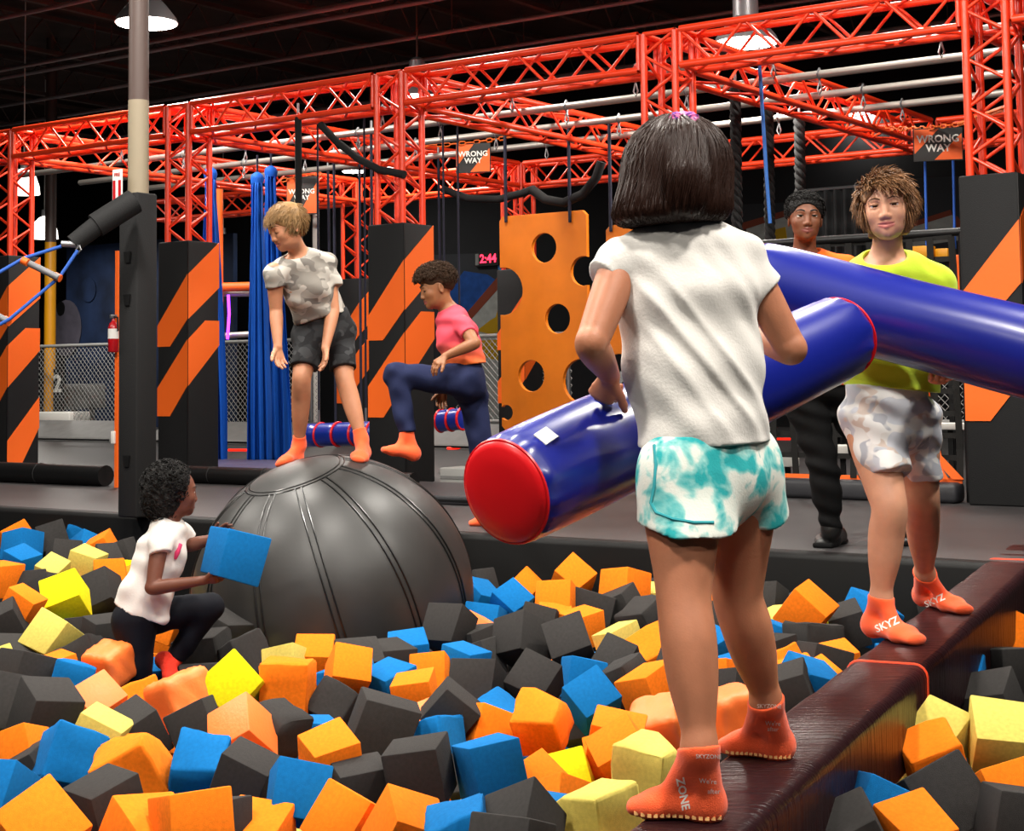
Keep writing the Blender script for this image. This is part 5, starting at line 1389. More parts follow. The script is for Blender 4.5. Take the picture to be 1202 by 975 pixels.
VC = [
 ('k', (49, 647), (40, 620), (83, 637), (52, 660)), ('b', (25, 660), (2, 648), (53, 653), (20, 683)), ('o', (36, 712), (9, 681), (48, 709), (30, 745)),
 ('o', (120, 633), (129, 624), (93, 642), (138, 656)), ('k', (122, 656), (112, 639), (139, 660), (121, 671)), ('c', (101, 682), (69, 675), (114, 657), (120, 674)),
 ('y', (93, 699), (87, 669), (50, 712), (110, 725)), ('c', (79, 729), (50, 712), (100, 747), (53, 768)),
 ('k', (41, 823), (22, 796), (101, 827), (26, 876)), ('w', (112, 840), (85, 806), (146, 817), (110, 870)), ('o', (166, 873), (103, 905), (180, 846), (197, 928), True),
 ('b', (248, 904), (261, 870), (212, 901), (243, 935), True), ('b', (9, 908), (31, 923), (-25, 900), (0, 950)), ('o', (42, 1016), (0, 950), (100, 972), (32, 1056)),
 ('k', (108, 940), (160, 907), (80, 928), (118, 1000)), ('o', (200, 936), (270, 930), (176, 936), (204, 1010)),
 ('y', (272, 845), (241, 795), (304, 803), (278, 860)), ('o', (363, 783), (305, 782), (377, 772), (358, 836), True), ('o', (390, 789), (386, 758), (443, 802), (378, 807)),
 ('k', (325, 852), (299, 818), (344, 858), (330, 890), True), ('w', (293, 859), (287, 815), (245, 877), (330, 893)), ('k', (315, 914), (258, 884), (336, 897), (294, 959)),
 ('k', (396, 852), (358, 830), (420, 813), (400, 868), True), ('k', (431, 821), (428, 806), (493, 840), (406, 884)), ('o', (378, 889), (362, 869), (405, 884), (386, 920)),
 ('k', (401, 914), (388, 894), (458, 902), (401, 968)), ('b', (325, 947), (333, 901), (372, 955), (318, 956)), ('o', (432, 945), (384, 908), (457, 965), (405, 1000)),
 ('o', (325, 985), (255, 975), (350, 953), (330, 1030)),
 ('k', (519, 812), (498, 836), (560, 849), (517, 798)), ('k', (576, 821), (585, 780), (519, 821), (592, 832)), ('k', (633, 820), (593, 800), (660, 782), (636, 845)),
 ('o', (651, 846), (593, 849), (670, 811), (660, 880), True), ('b', (552, 889), (528, 885), (618, 868), (556, 940)), ('o', (646, 950), (600, 887), (665, 935), (640, 985)),
 ('y', (640, 935), (628, 888), (696, 926), (650, 960)), ('k', (580, 919), (516, 936), (593, 881), (593, 942), True), ('k', (515, 940), (454, 959), (514, 877), (532, 915)),
 ('k', (616, 968), (627, 926), (566, 985), (650, 1000)),
 ('k', (529, 753), (543, 710), (490, 750), (548, 769)), ('k', (609, 758), (616, 719), (570, 768), (646, 772)), ('k', (649, 776), (640, 732), (690, 755), (655, 800)),
 ('b', (602, 719), (580, 698), (627, 697), (594, 741)), ('o', (625, 700), (605, 676), (640, 680), (628, 715)), ('o', (680, 694), (649, 666), (699, 677), (676, 715)),
 ('o', (671, 682), (629, 680), (681, 695), (668, 721)), ('o', (476, 806), (475, 774), (526, 803), (486, 812)), ('b', (690, 838), (664, 810), (727, 818), (688, 855)),
 ('o', (736, 665), (704, 664), (762, 675), (736, 710)), ('k', (733, 788), (684, 770), (753, 768), (742, 803)), ('k', (909, 679), (882, 679), (921, 692), (909, 720)),
 ('o', (969, 725), (933, 690), (983, 714), (946, 757)), ('c', (1145, 866), (1133, 823), (1225, 876), (1139, 908)), ('c', (1108, 877), (1076, 858), (1128, 846), (1112, 900)),
 ('o', (750, 870), (707, 900), (738, 842), (768, 900)), ('o', (745, 893), (690, 905), (735, 855), (760, 925)),
]
CC = [
 ('k', 20, 622, 34), ('o', 20, 634, 32), ('b', 26, 641, 34), ('o', 0, 680, 38), ('k', 36, 692, 38), ('c', 62, 672, 30), ('k', 74, 655, 34), ('b', 92, 634, 30, 1), ('b', 102, 646, 32),
 ('k', 118, 697, 44), ('o', 130, 678, 36), ('y', 143, 676, 36), ('k', 5, 735, 44), ('k', 30, 728, 40), ('k', 124, 747, 42), ('k', 100, 776, 46, 1), ('k', 12, 774, 44), ('k', 105, 746, 42), ('c', -4, 786, 40),
 ('k', 30, 795, 56), ('k', 0, 832, 66), ('o', 66, 792, 44), ('b', 85, 800, 46, 1), ('w', 128, 780, 46, 1), ('o', 162, 830, 50, 1), ('k', 158, 862, 58, 0), ('w', 213, 822, 62, 1), ('c', 116, 866, 44), ('b', 80, 890, 62, 1),
 ('o', 22, 890, 60), ('k', 42, 910, 56), ('k', 215, 928, 56), ('k', 230, 852, 50), ('o', 370, 775, 44), ('c', 335, 782, 40), ('b', 458, 806, 46), ('b', 366, 874, 56), ('o', 476, 978, 60),
 ('o', 573, 860, 54), ('b', 582, 846, 52, 1), ('w', 506, 855, 46), ('b', 508, 874, 58, 1), ('o', 662, 952, 54), ('b', 540, 985, 66, 1), ('b', 664, 972, 50),
 ('b', 560, 708, 42), ('b', 569, 733, 42), ('o', 683, 737, 40), ('o', 652, 732, 38), ('k', 634, 734, 40), ('w', 563, 745, 28), ('b', 480, 770, 46), ('o', 488, 816, 44), ('b', 545, 782, 40), ('k', 563, 776, 42), ('k', 562, 757, 40),
 ('b', 684, 797, 42), ('k', 728, 718, 48), ('k', 694, 720, 48), ('k', 757, 730, 44, 1), ('c', 765, 705, 36), ('c', 729, 756, 42), ('o', 769, 768, 48, 1), ('o', 766, 812, 54), ('b', 780, 762, 42), ('b', 836, 764, 42),
 ('o', 845, 705, 44), ('k', 832, 732, 44), ('k', 855, 760, 48), ('o', 842, 800, 46), ('b', 860, 800, 48), ('k', 868, 812, 48), ('w', 858, 842, 66, 1), ('k', 735, 802, 48, 1), ('w', 775, 855, 62, 1), ('k', 690, 848, 46),
 ('y', 952, 738, 42), ('c', 914, 735, 36, 1), ('b', 911, 752, 40), ('k', 955, 760, 54, 1), ('k', 905, 772, 48), ('k', 966, 785, 52), ('k', 993, 735, 42), ('k', 1008, 708, 42), ('b', 1020, 728, 50), ('o', 982, 782, 46),
 ('b', 948, 806, 54), ('o', 963, 806, 36), ('o', 920, 788, 44, 1), ('o', 940, 800, 36, 1), ('k', 925, 815, 54), ('k', 900, 700, 44), ('k', 1045, 690, 40), ('k', 1080, 690, 40),
 ('c', 762, 905, 66, 1), ('c', 700, 965, 78, 1), ('o', 722, 872, 60), ('k', 600, 1000, 76), ('o', 170, 990, 80), ('k', 240, 980, 78),
 ('o', 1096, 893, 64, 1), ('k', 1105, 940, 82), ('o', 1185, 940, 76), ('k', 1200, 970, 84), ('b', 1036, 965, 80), ('k', 1000, 990, 80), ('b', 1126, 806, 56), ('k', 1178, 790, 58), ('k', 1165, 826, 58), ('o', 1198, 756, 50), ('o', 1072, 985, 70),
 ('k', 255, 745, 54), ('k', 285, 775, 48, 1), ('o', 197, 735, 40), ('k', 240, 770, 50), ('k', 420, 782, 50), ('k', 455, 780, 50), ('b', 410, 806, 50),
 ('k', 140, 655, 36), ('o', 150, 690, 38), ('k', 60, 700, 42), ('k', 560, 690, 38), ('k', 790, 700, 40), ('k', 800, 790, 48), ('k', 875, 735, 42), ('k', 935, 720, 40), ('k', 1100, 720, 44),
]
for a in VC: vcube(*a)
for a in CC: ccube(a[0], a[1], a[2], a[3], bool(a[4]) if len(a) > 4 else False, z=(-.34 if (150 < a[1] < 300 and 725 < a[2] < 800) else None))
# the held cube
held = vcube('b', (261, 668), (271, 620), (306, 686), (240, 661)); SPEC.remove(held); cubes.pop()
held.c = P(275, 652.5, 6.25); held.s = 55 * 6.25 / FPX
# slide overlapping cubes apart along their own lines of sight
def relax(n, movers):
    for it in range(n):
        for i in range(len(SPEC)):
            a = SPEC[i]
            d = a.c - BALL_C; R_ = BALL_R + a.s * .52
            if d.length < R_ and d.y < .2:
                v = (CAMP - a.c).normalized(); a.c += v * min(.05, R_ - d.length)
            for j in range(i + 1, len(SPEC)):
                b = SPEC[j]; e = b.c - a.c; L = e.length; m = .5 * (a.s + b.s) * 1.0
                if L < m:
                    far, near = (a, b) if (a.c - CAMP).length > (b.c - CAMP).length else (b, a)
                    st_p = min(.03, (m - L) * .5)
                    for q, sg in ((far, 1), (near, -1)):
                        if q in movers and abs(q.mv + sg * st_p) < .28:
                            v = (q.c - CAMP).normalized(); q.c += v * st_p * sg; q.mv += sg * st_p
                    if (far.c - ORG).dot(E2) > UE - .2: far.c -= (far.c - CAMP).normalized() * st_p
for q in SPEC: q.mv = 0.0
relax(25, set(SPEC)); cubes = [(q.c.copy(), q.s) for q in SPEC]
# cubes underneath, seen only in the gaps
n_top = len(cubes); rg = random.Random(5); under = []
tries = 0
while len(under) < 150 and tries < 20000:
    tries += 1
    px = rg.uniform(-40, 1240); py = rg.uniform(660, 1010)
    z = -.37 - rg.random() * .06
    D = depth_for(px, py, -.22)
    c = P(px, py, D); c.z = z
    if (c - ORG).dot(E2) > UE - .25: continue
    if (Vector((c.x, c.y, 0)) - Vector((BALL_C.x, BALL_C.y, 0))).length < BALL_R + .08: continue
    if any((c - q_).length < .165 for q_, _ in cubes[:n_top]) or any((c - q_).length < .17 for q_ in under): continue
    under.append(c)
    put(c, Matrix.Rotation(rg.uniform(0, 6), 3, 'Z') @ Matrix.Rotation(rg.uniform(-.4, .4), 3, 'X'), rg.uniform(.155, .185), rg.choice('kkkkoobbc'), rg.random() < .15, (px, py))

for q in SPEC: really_put(q)
SPEC.append(held); hc_ = really_put(held)
hc_['label'] = 'blue foam cube lifted in both hands of the small child'; hc_['group'] = 'foam cube in hands'
# ================================================================== EQUIPMENT AND BACKGROUND
def UP(x, y, u):
    """photo pixel -> point on the vertical plane parallel to the trusses at offset u"""
    d = ray(x, y); k = (u - (CAMP - ORG).dot(E2)) / d.dot(E2); return CAMP + d * k
ZV = Vector((0, 0, 1))

# --- tan pillar with padded sleeve
pb = PZ(161, 606, 0)
r = thing('steel_pillar', pb, 'round steel pillar, brown above and tan below, in a black padded sleeve', 'pillar')
MB().tube([pb + ZV * 2.62, pb + ZV * 6.2], .064, 24).build('upper_pole', M_brown, r, smooth=True)
MB().tube([pb + ZV * 1.9, pb + ZV * 2.64], .066, 24).build('lower_pole', M_tan, r, smooth=True)
hw = .085
MB().box(pb + ZV * 1.02, E1 * hw, E2 * hw, ZV * 1.02).build('padded_sleeve', M_blackpad, r, bevel=.012)
for z in (1.63, 1.36, .35):
    c = pb + ZV * z - E2 * (hw + .001)
    MB().prism([c - E1 * .03 + ZV * .035, c + E1 * .03 + ZV * .035, c + E1 * .02 - ZV * .035, c - E1 * .02 - ZV * .035], -E2 * .008).build('strap_loop', M_black, r)
# padded arm and rope ladder
arm_ = r
MB().tube([P(158, 236, 9.85), P(112, 265, 9.75)], [.078, .076], 16).build('arm_pad', M_blackpad, arm_, smooth=True)
MB().tube([P(116, 263, 9.75), P(86, 286, 9.7)], [.062, .056], 16).build('arm_end', M_blackpad, arm_, smooth=True)
MB().tube([P(92, 287, 9.68), P(72, 286, 9.66)], [.022, .02], 10).build('end_bolt', M_steel, arm_, smooth=True)
ld = thing('rope_ladder', P(40, 320, 9.6), 'slack blue rope ladder with orange-ended rungs tied to the padded arm', 'rope ladder')
MB().tube([P(72, 289, 9.66), P(28, 303, 9.6), P(-12, 326, 9.5)], .011, 8).build('rope', M_rope_blue, ld, smooth=True)
MB().tube([P(91, 294, 9.66), P(70, 325, 9.6), P(12, 374, 9.5), P(-10, 386, 9.5)], .011, 8).build('rope', M_rope_blue, ld, smooth=True)
MB().tube([P(93, 288, 9.66), P(95, 293, 9.66), P(91, 298, 9.66), P(89, 293, 9.66), P(93, 288, 9.66)], .006, 6).build('carabiner', M_steel, ld, smooth=True)
M_pvc = mat('rung_grey', '6d6d70', .5)
for (a, b) in (((28, 306), (69, 326)), ((-12, 366), (9, 377))):
    g_ = MB().tube([P(*a, 9.6), P(*b, 9.56)], .02, 12).build('rung', M_pvc, ld, smooth=True)
    for e_, sg in ((a, 1), (b, -1)):
        p0 = P(*e_, 9.58); dd = (P(*b, 9.56) - P(*a, 9.6)).normalized() * sg
        MB().tube([p0 - dd * .012, p0 + dd * .03], .024, 12).build('rung_end', M_orange, g_, smooth=True)

# --- extinguisher on an orange post, fire sign
op = PZ(137, 572, 0); op = Vector((op.x, op.y, 0))
r = thing('orange_post', op, 'thin orange steel post with a wire beside the padded pillar', 'post')
MB().box(op + ZV * .95, E1 * .014, E2 * .014, ZV * .95).build('post', M_orange, r)
MB().tube([op + ZV * 1.85 + E1 * .05, op + ZV * 1.5 + E1 * .07, op + ZV * 1.2 + E1 * .06], .006, 6).build('wire', M_white, r)
MB().box(op + ZV * .4 - E1 * .02 - E2 * .02, E1 * .02, E2 * .01, ZV * .05).build('switch_box', M_white, r, bevel=.004)
ec = P(133, 396, op.y - .058)
r = thing('fire_extinguisher', ec - ZV * .12, 'red fire extinguisher with white label hung on the orange post', 'fire extinguisher')
M_fred = mat('extinguisher_red', 'b0101a', .3, .5)
MB().lathe(ec - ZV * .12, ZV, [(.03, 0), (.042, .01), (.042, .2), (.03, .235), (.014, .25), (.012, .27)], 18).build('cylinder', M_fred, r, smooth=True)
MB().lathe(ec - ZV * .01, ZV, [(.0432, 0), (.0432, .08)], 18).build('label_band', M_white, r, smooth=True)
MB().box(ec + ZV * .17, E1 * .012, E2 * .03, ZV * .014).build('valve', M_steel, r, bevel=.003)
MB().tube([ec + ZV * .165, ec + ZV * .16 + E1 * .05, ec + ZV * .05 + E1 * .055], .008, 8).build('hose', M_black, r, smooth=True)
sp_ = P(138, 219, 10.03)
r = thing('fire_sign', sp_, 'red and white FIRE EXTINGUISHER sign behind the tan pillar', 'sign')
MB().box(sp_, E1 * .042, E2 * .004, ZV * .11).build('board', M_white, r)
for dx in (-.025, .025): MB().box(sp_ + E1 * dx - E2 * .006 - ZV * .03, E1 * .011, E2 * .002, ZV * .07).build('red_bar', M_fred, r)
text_on('lettering', 'FIRE', sp_ - E2 * .006 + ZV * .075, E1, ZV, .03, M_fred, r)

# --- yellow-brown pole
yp = P(58, 482, 24.6); yp = Vector((yp.x, yp.y, 0))
r = thing('steel_pole', yp, 'round pole painted yellow below and brown above behind the fence', 'pole')
MB().tube([yp, yp + ZV * 3.0], .088, 20).build('yellow_section', M_yellow, r, smooth=True)
MB().tube([yp + ZV * 3.0, yp + ZV * 6.2], .087, 20).build('brown_section', M_brown, r, smooth=True)

# --- chain-link fences
M_wire = mat('fence_wire', '9a9a98', .5, .5, metal=.15)
def fence(t0, t1, u, z0, z1, label, posts):
    r = thing('chain_link_fence', T((t0 + t1) / 2, u, z0), label, 'fence', 'chain-link fences')
    for z in (z0, z1): MB().tube([T(t0, u, z), T(t1, u, z)], .024, 10).build('rail', M_wire, r, smooth=True)
    for t in posts: MB().tube([T(t, u, 0), T(t, u, z1 + .03)], .03, 12).build('post', M_steel, r, smooth=True)
    b = MB(); s = .085; L = t1 - t0; Hh_ = z1 - z0; n = int((L + Hh_) / s)
    for i in range(n + 1):
        a = i * s
        for sg in (0, 1):
            x0 = max(0, a - Hh_); x1 = min(L, a)
            if x1 <= x0: continue
            f = lambda x: T(t0 + x, u + .004 * sg, z0 + (a - x)) if sg else T(t1 - x, u, z0 + (a - x))
            p0, p1 = f(x0), f(x1); d = (p1 - p0).normalized(); sd = d.cross(E2) * .0034
            b.add([p0 + sd, p0 - sd - E2 * .003, p0 - sd + E2 * .003, p1 + sd, p1 - sd - E2 * .003, p1 - sd + E2 * .003], [(0, 1, 4, 3), (1, 2, 5, 4), (2, 0, 3, 5)])
    o = b.build('wire_mesh', M_wire, r); o['kind'] = 'stuff'
fence(6.9, 8.6, 5.7, .3, 1.34, 'chain-link fence beside the boy in the coral tee', (6.95, 8.5))
fence(10.8, 13.4, 5.6, .2, 1.36, 'chain-link fence behind the hanging blue silks', (10.9, 13.3))
fence(14.0, 17.2, 5.6, .1, 1.38, 'chain-link fence in front of the yellow pole', (14.6, 17.0))
fence(-.5, 3.0, 6.5, .3, 1.75, 'chain-link fence behind the cargo net', (-.4, 1.3, 2.9))
for t0, t1, u0, lab, m in ((14, 18, 4.9, 'grey sloped mat below the fence by the yellow pole', M_greymat), (10.6, 13.4, 4.9, 'grey mat below the fence behind the silks', M_greymat), (6.2, 8.8, 4.8, 'pale grey mat behind the boy in the coral tee', M_greymat)):
    r = thing('floor_mat', T((t0 + t1) / 2, u0, 0), lab, 'mat', 'grey mats under the fences')
    b = MB(); b.prism([T(t0, u0, 0), T(t0, u0 + .6, 0), T(t0, u0 + .6, .28), T(t0, u0 + .05, .06)], -E1 * (t1 - t0)); b.build('mat_body', m, r, bevel=.01)
    MB().box(T((t0 + t1) / 2, u0 - .01, .03), E1 * (t1 - t0) / 2, E2 * .01, ZV * .012).build('edge_strip', M_black, r)
# machine and bench behind the fence, number on a panel
bn = P(72, 492, 24.0)
r = thing('bench_box', Vector((bn.x, bn.y, .1)), 'long white bench box behind the fence', 'bench')
MB().box(bn, E1 * .42, E2 * .2, ZV * .115).build('bench_top', M_white, r, bevel=.02)
for s_ in (-1, 1): MB().box(Vector((bn.x, bn.y, (bn.z - .115) / 2)) + E1 * .36 * s_, E1 * .03, E2 * .15, ZV * ((bn.z - .115) / 2)).build('leg', M_white, r)
mc = P(98, 466, 24.6)
r = thing('air_blower', Vector((mc.x, mc.y, 0)), 'grey hooded metal blower standing behind the fence', 'blower')
MB().prism([mc + E1 * a + ZV * b - E2 * .2 for a, b in ((-.26, -.17), (-.31, .13), (-.22, .2), (.27, .2), (.29, -.17))], E2 * .4).build('hood', M_greymat, r, bevel=.015)
MB().prism([mc + E1 * a + ZV * b - E2 * .25 for a, b in ((-.2, -.18), (-.12, -.05), (-.08, -.14), (.28, -.15), (.28, -.18))], -E2 * .02).build('bright_lip', M_steel, r)
for s_ in (-.2, .2): MB().box(Vector((mc.x, mc.y, (mc.z - .17) / 2)) + E1 * s_, E1 * .03, E2 * .03, ZV * ((mc.z - .17) / 2)).build('leg', M_steel, r)
n2 = P(69, 451, 24.25)
r = thing('number_panel', Vector((n2.x, n2.y, 0)), 'narrow black post panel with a white number 2 behind the fence', 'panel')
MB().box(Vector((n2.x, n2.y, .52)), E1 * .10, E2 * .02, ZV * .52).build('panel', M_blackpad, r)
text_on('number', '2', n2 - E2 * .026, E1, ZV, .36, M_white, r, bold=.03)
# big dark blue mural panel behind the pole
M_mblue = mat('mural_dark_blue', '16243f', .7, .3, var=.5, vscale=2); M_mgrey = mat('mural_grey', '4a4752', .8, .2, var=.4, vscale=2)
r = thing('mural_panel', T(19, 10, 0), 'dark blue and grey painted mural wall behind the yellow pole', 'mural')
MB().box(T(18.8, 10, 1.7), E1 * 2.2, E2 * .05, ZV * 1.7).build('panel', M_mblue, r)
for (x, y, a, b, m) in ((104, 340, 11, 14, M_mblue), (72, 362, 6, 8, M_black), (78, 385, 22, 32, M_mgrey)):
    c = UP(x, y, 9.93); k_ = (c - CAMP).length / FPX
    MB().prism([c + E1 * math.cos(q_) * a * k_ * 1.15 + ZV * math.sin(q_) * b * k_ for q_ in np.linspace(0, 6.283, 24)[:-1]], -E2 * (.01 if m is not M_black else .02)).build('painted_shape', m, r)

# --- blue aerial silks
M_silk = mat('silk_blue', '0c4fae', .7, .2, bump=.05)
def silk(x0, y0, xb0, xb1, yb, D, label, seed):
    top = P(x0, y0, D); r = thing('aerial_silk', P((xb0 + xb1) / 2, yb, D), label, 'silk', 'blue aerial silks')
    rows = 40; cols = 44; vs = []; rng = np.random.RandomState(seed); ph = rng.rand(4) * 6
    for i in range(rows + 1):
        t = i / rows; y = y0 + 12 + (yb - y0 - 12) * t; s = min(1, .22 + .9 * t ** .6)
        xc = x0 + ((xb0 + xb1) / 2 - x0) * t; wdt = max(7, (xb1 - xb0) / 2 * s)
        for j in range(cols + 1):
            v = j / cols * 2 - 1
            p = P(xc + v * wdt + 1.2 * math.sin(v * 9 + ph[0] + t * 2), y, D)
            fold = .05 * s * math.sin(v * 11 + ph[1] + .8 * math.sin(t * 3)) + .025 * math.sin(v * 23 + ph[2] + t) + .12 * s * (1 - v * v)
            vs.append(p - Vector((0, 1, 0)) * fold)
    fs = [(i * (cols + 1) + j, i * (cols + 1) + j + 1, (i + 1) * (cols + 1) + j + 1, (i + 1) * (cols + 1) + j) for i in range(rows) for j in range(cols)]
    o = mk('fabric', vs, fs, M_silk, r, smooth=True); md = o.modifiers.new('thick', 'SOLIDIFY'); md.thickness = .004
    MB().lathe(P(x0, y0 + 14, D), ZV, [(.02, -.02), (.06, .0), (.07, .05), (.06, .09), (.02, .12)], 14).build('knot', M_silk, r, smooth=True)
    MB().tube([P(x0, y0 + 6, D), P(x0, y0 - 6, D), P(x0, y0 - 20, D)], .012, 6).build('hang_strap', M_rope_dark, r)
silk(302, 202, 290, 318, 545, 15.9, 'blue aerial silk hanging left of the knotted loop behind the blond boy', 1)
silk(318, 194, 308, 342, 543, 16.3, 'blue aerial silk knotted in a loop behind the blond boy', 2)
silk(247, 196, 232, 266, 548, 16.0, 'blue aerial silk hanging behind the lattice column', 3)

# --- orange gate frame, purple light tube
r = thing('gate_frame', P(257, 500, 17.8) , 'orange padded post and rail beside the blue silks', 'gate frame')
c0_, c1_ = P(257, 222, 17.8), P(261, 552, 17.8)
MB().tube([c0_, P(258, 552, 17.8)], .045, 14).build('post', M_orange, r, smooth=True)
MB().tube([P(258, 337, 17.8), P(296, 336, 17.8)], .05, 14).build('rail', M_orange, r, smooth=True)
MB().tube([P(258, 345, 17.9), P(296, 345, 17.9)], .03, 12).build('grey_rail', M_silver, r, smooth=True)
MB().tube([P(258, 394, 17.9), P(296, 392, 17.9)], .035, 12).build('grey_rail', M_silver, r, smooth=True)
M_purple = mat('purple_light', 'c050ff', .4, emit='8a2cff', estr=5)
tag(MB().tube([P(268, 346, 17.7), P(269, 368, 17.7), P(267, 398, 17.7)], .016, 10).build('light_tube', M_purple, None, smooth=True, origin=P(268, 372, 17.7)), 'glowing purple light tube beside the blue silks', 'light tube')
M_redled = mat('red_strip', 'ff2a10', .4, emit='ff2010', estr=1.2)
for (x0, x1, y, D, lab) in ((268, 292, 528, 16.8, 'red light strip low behind the blue silks'), (905, 1000, 515, 13.5, 'red light strip low behind the employee'), (525, 560, 526, 15, 'red light strip low behind the boy in the coral tee')):
    tag(MB().tube([PZ(x0, y, .014), PZ(x1, y, .014)], .014, 6).build('light_strip', M_redled, None, origin=PZ(x0, y, .014)), lab, 'light strip', 'red light strips')

# --- orange hanging boards with holes
M_board = mat('board_orange', 'd4720f', .5, .4, bump=.05, bscale=30, var=.08, vscale=4)
def board(x0, x1, y0, y1, u, holes, label, ropes):
    """x0,x1,y0,y1 photo outline; holes (x, y, r px) ; lies in plane u"""
    def flat(p): q_ = p - ORG; return (-q_.dot(E1) * -1, p.z)      # (along E1, z)
    a = UP(x0, y0, u); b = UP(x1, y0, u); zt = (a.z + UP(x1, y0 - 4, u).z) / 2; zb = UP((x0 + x1) / 2, y1, u).z
    s0 = (a - ORG).dot(E1); s1 = (b - ORG).dot(E1); base = UP((x0 + x1) / 2, y1, u)
    cu = bpy.data.curves.new('c', 'CURVE'); cu.dimensions = '2D'; cu.fill_mode = 'BOTH'; cu.extrude = .02; cu.bevel_depth = .004
    def sp(pts):
        s = cu.splines.new('POLY'); s.points.add(len(pts) - 1)
        for i, (px, pz) in enumerate(pts): s.points[i].co = (px, pz, 0, 1)
        s.use_cyclic_u = True
    out = []
    notch = [h_ for h_ in holes if abs(h_[0] - x0) < h_[2] or abs(h_[0] - x1) < h_[2]]
    # left side upwards, top, right side downwards
    L = sorted([h_ for h_ in notch if abs(h_[0] - x0) < h_[2]], key=lambda h_: -h_[1]); Rr = sorted([h_ for h_ in notch if abs(h_[0] - x1) < h_[2]], key=lambda h_: h_[1])
    def arc(h_, side):
        c = UP(h_[0], h_[1], u); cs = (c - ORG).dot(E1); rr_ = h_[2] * (c - CAMP).length / FPX * 1.05; xs = s0 if side < 0 else s1
        dx = (xs - cs); dz = math.sqrt(max(0, rr_ * rr_ - dx * dx)); a0 = math.atan2(-dz, dx) if side < 0 else math.atan2(dz, dx); a1 = -a0
        if side < 0:
            A0, A1 = math.atan2(-dz, dx), math.atan2(dz, dx)
            if A0 < -math.pi / 2 * 0 and A1 - A0 > math.pi * 2: A0 += 2 * math.pi
            # pass through angle 0 (towards the board)
            seq = np.linspace(A0, A1, 18)
        else:
            A0 = math.atan2(dz, dx); A1 = 2 * math.pi + math.atan2(-dz, dx); seq = np.linspace(A0, A1, 18)
        return [(cs + rr_ * math.cos(q_), c.z + rr_ * math.sin(q_)) for q_ in seq]
    cr = .04
    out += [(s0 + cr, zb), (s0, zb + cr)]
    for h_ in L: out += arc(h_, -1)
    out += [(s0, zt - cr), (s0 + cr, zt), (s1 - cr, zt), (s1, zt - cr)]
    for h_ in Rr: out += arc(h_, 1)
    out += [(s1, zb + cr), (s1 - cr, zb)]
    sp(out)
    for h_ in holes:
        if h_ in notch: continue
        c = UP(h_[0], h_[1], u); cs = (c - ORG).dot(E1); rr_ = h_[2] * (c - CAMP).length / FPX * 1.05
        sp([(cs + rr_ * math.cos(q_), c.z + rr_ * math.sin(q_)) for q_ in np.linspace(0, 2 * math.pi, 29)[:-1]])
    co = bpy.data.objects.new('c', cu); COL.objects.link(co); dg = bpy.context.evaluated_depsgraph_get(); me = bpy.data.meshes.new_from_object(co.evaluated_get(dg))
    V = [ORG + E1 * v.co.x + E2 * (u + v.co.z) + ZV * v.co.y for v in me.vertices]; Fc = [tuple(p.vertices) for p in me.polygons]
    bpy.data.objects.remove(co); bpy.data.curves.remove(cu); bpy.data.meshes.remove(me)
    r = thing('climbing_board', base, label, 'climbing board', 'orange hanging boards')
    o = mk('board', V, Fc, M_board, r)
    for x, yt in ropes:
        p1 = UP(x, y0 + 8, u) - E2 * .03; MB().tube([p1, Vector((p1.x, p1.y, p1.z + .05)), Vector((p1.x, p1.y, zc - .02))], .016, 8).build('rope', M_rope_dark, r, smooth=True)
board(588, 689, 253, 505, 2.5, [(640, 291, 17), (592, 342, 27), (686, 318, 17), (656, 374, 17), (625, 441, 18), (684, 447, 25), (596, 484, 9)], 'orange hanging board with round holes beside the coral-shirted boy', ((596, 125), (671, 125)))
board(713, 812, 264, 505, 2.5, [(716, 318, 17), (728, 440, 24), (770, 360, 20), (742, 375, 14)], 'orange hanging board with round holes mostly hidden behind the girl', ((719, 128), (795, 120)))

# --- ropes and hoses hanging from the frame
def hang(name, pts, D, rad, m, label, cat='rope', group='ropes hanging from the frame', twist=False):
    u_ = D; q_ = [UP(x, y, u_) for x, y in pts]; q_[0] = Vector((q_[0].x, q_[0].y, zc + (.0 if .3 < u_ < 5 else -.13))); r = thing(name, q_[-1], label, cat, group)
    if twist:
        L = (q_[-1] - q_[0]).length; n = int(L / .03)
        for k in range(3):
            MB().tube([q_[0].lerp(q_[-1], i / n) + Vector((math.cos(i * .9 + k * 2.09), math.sin(i * .9 + k * 2.09), 0)) * rad * .5 for i in range(n + 1)], rad * .55, 6).build('strand', m, r, smooth=True)
    else:
        MB().tube(q_, rad, 8).build('rope', m, r, smooth=True)
    MB().tube([q_[0], q_[0] + ZV * .06, q_[0] + ZV * .12], .012, 6).build('shackle', M_steel, r)
    return r
hang('climbing_rope', [(864, 150), (866, 330)], 1.6, .05, M_rope_black, 'thick black twisted rope behind the girl with dark hair', twist=True)
hang('climbing_rope', [(903, 172), (904, 290)], 2.5, .05, M_rope_black, 'thick black twisted rope next to the blue strap', twist=True)
hang('climbing_rope', [(939, 172), (940, 240)], 3.4, .055, M_rope_black, 'thick black twisted rope above the employee', twist=True)
hang('blue_strap', [(893, 142), (900, 210), (904, 262)], .75, .014, mat('strap_bright_blue', '2f6fc4', .6), 'bright blue strap ending in a black carabiner beside the employee')
hang('climbing_rope', [(350, 146), (351, 262), (352, 330)], -.13, .03, M_rope_black, 'black rope hanging from the front truss by the blond boy')
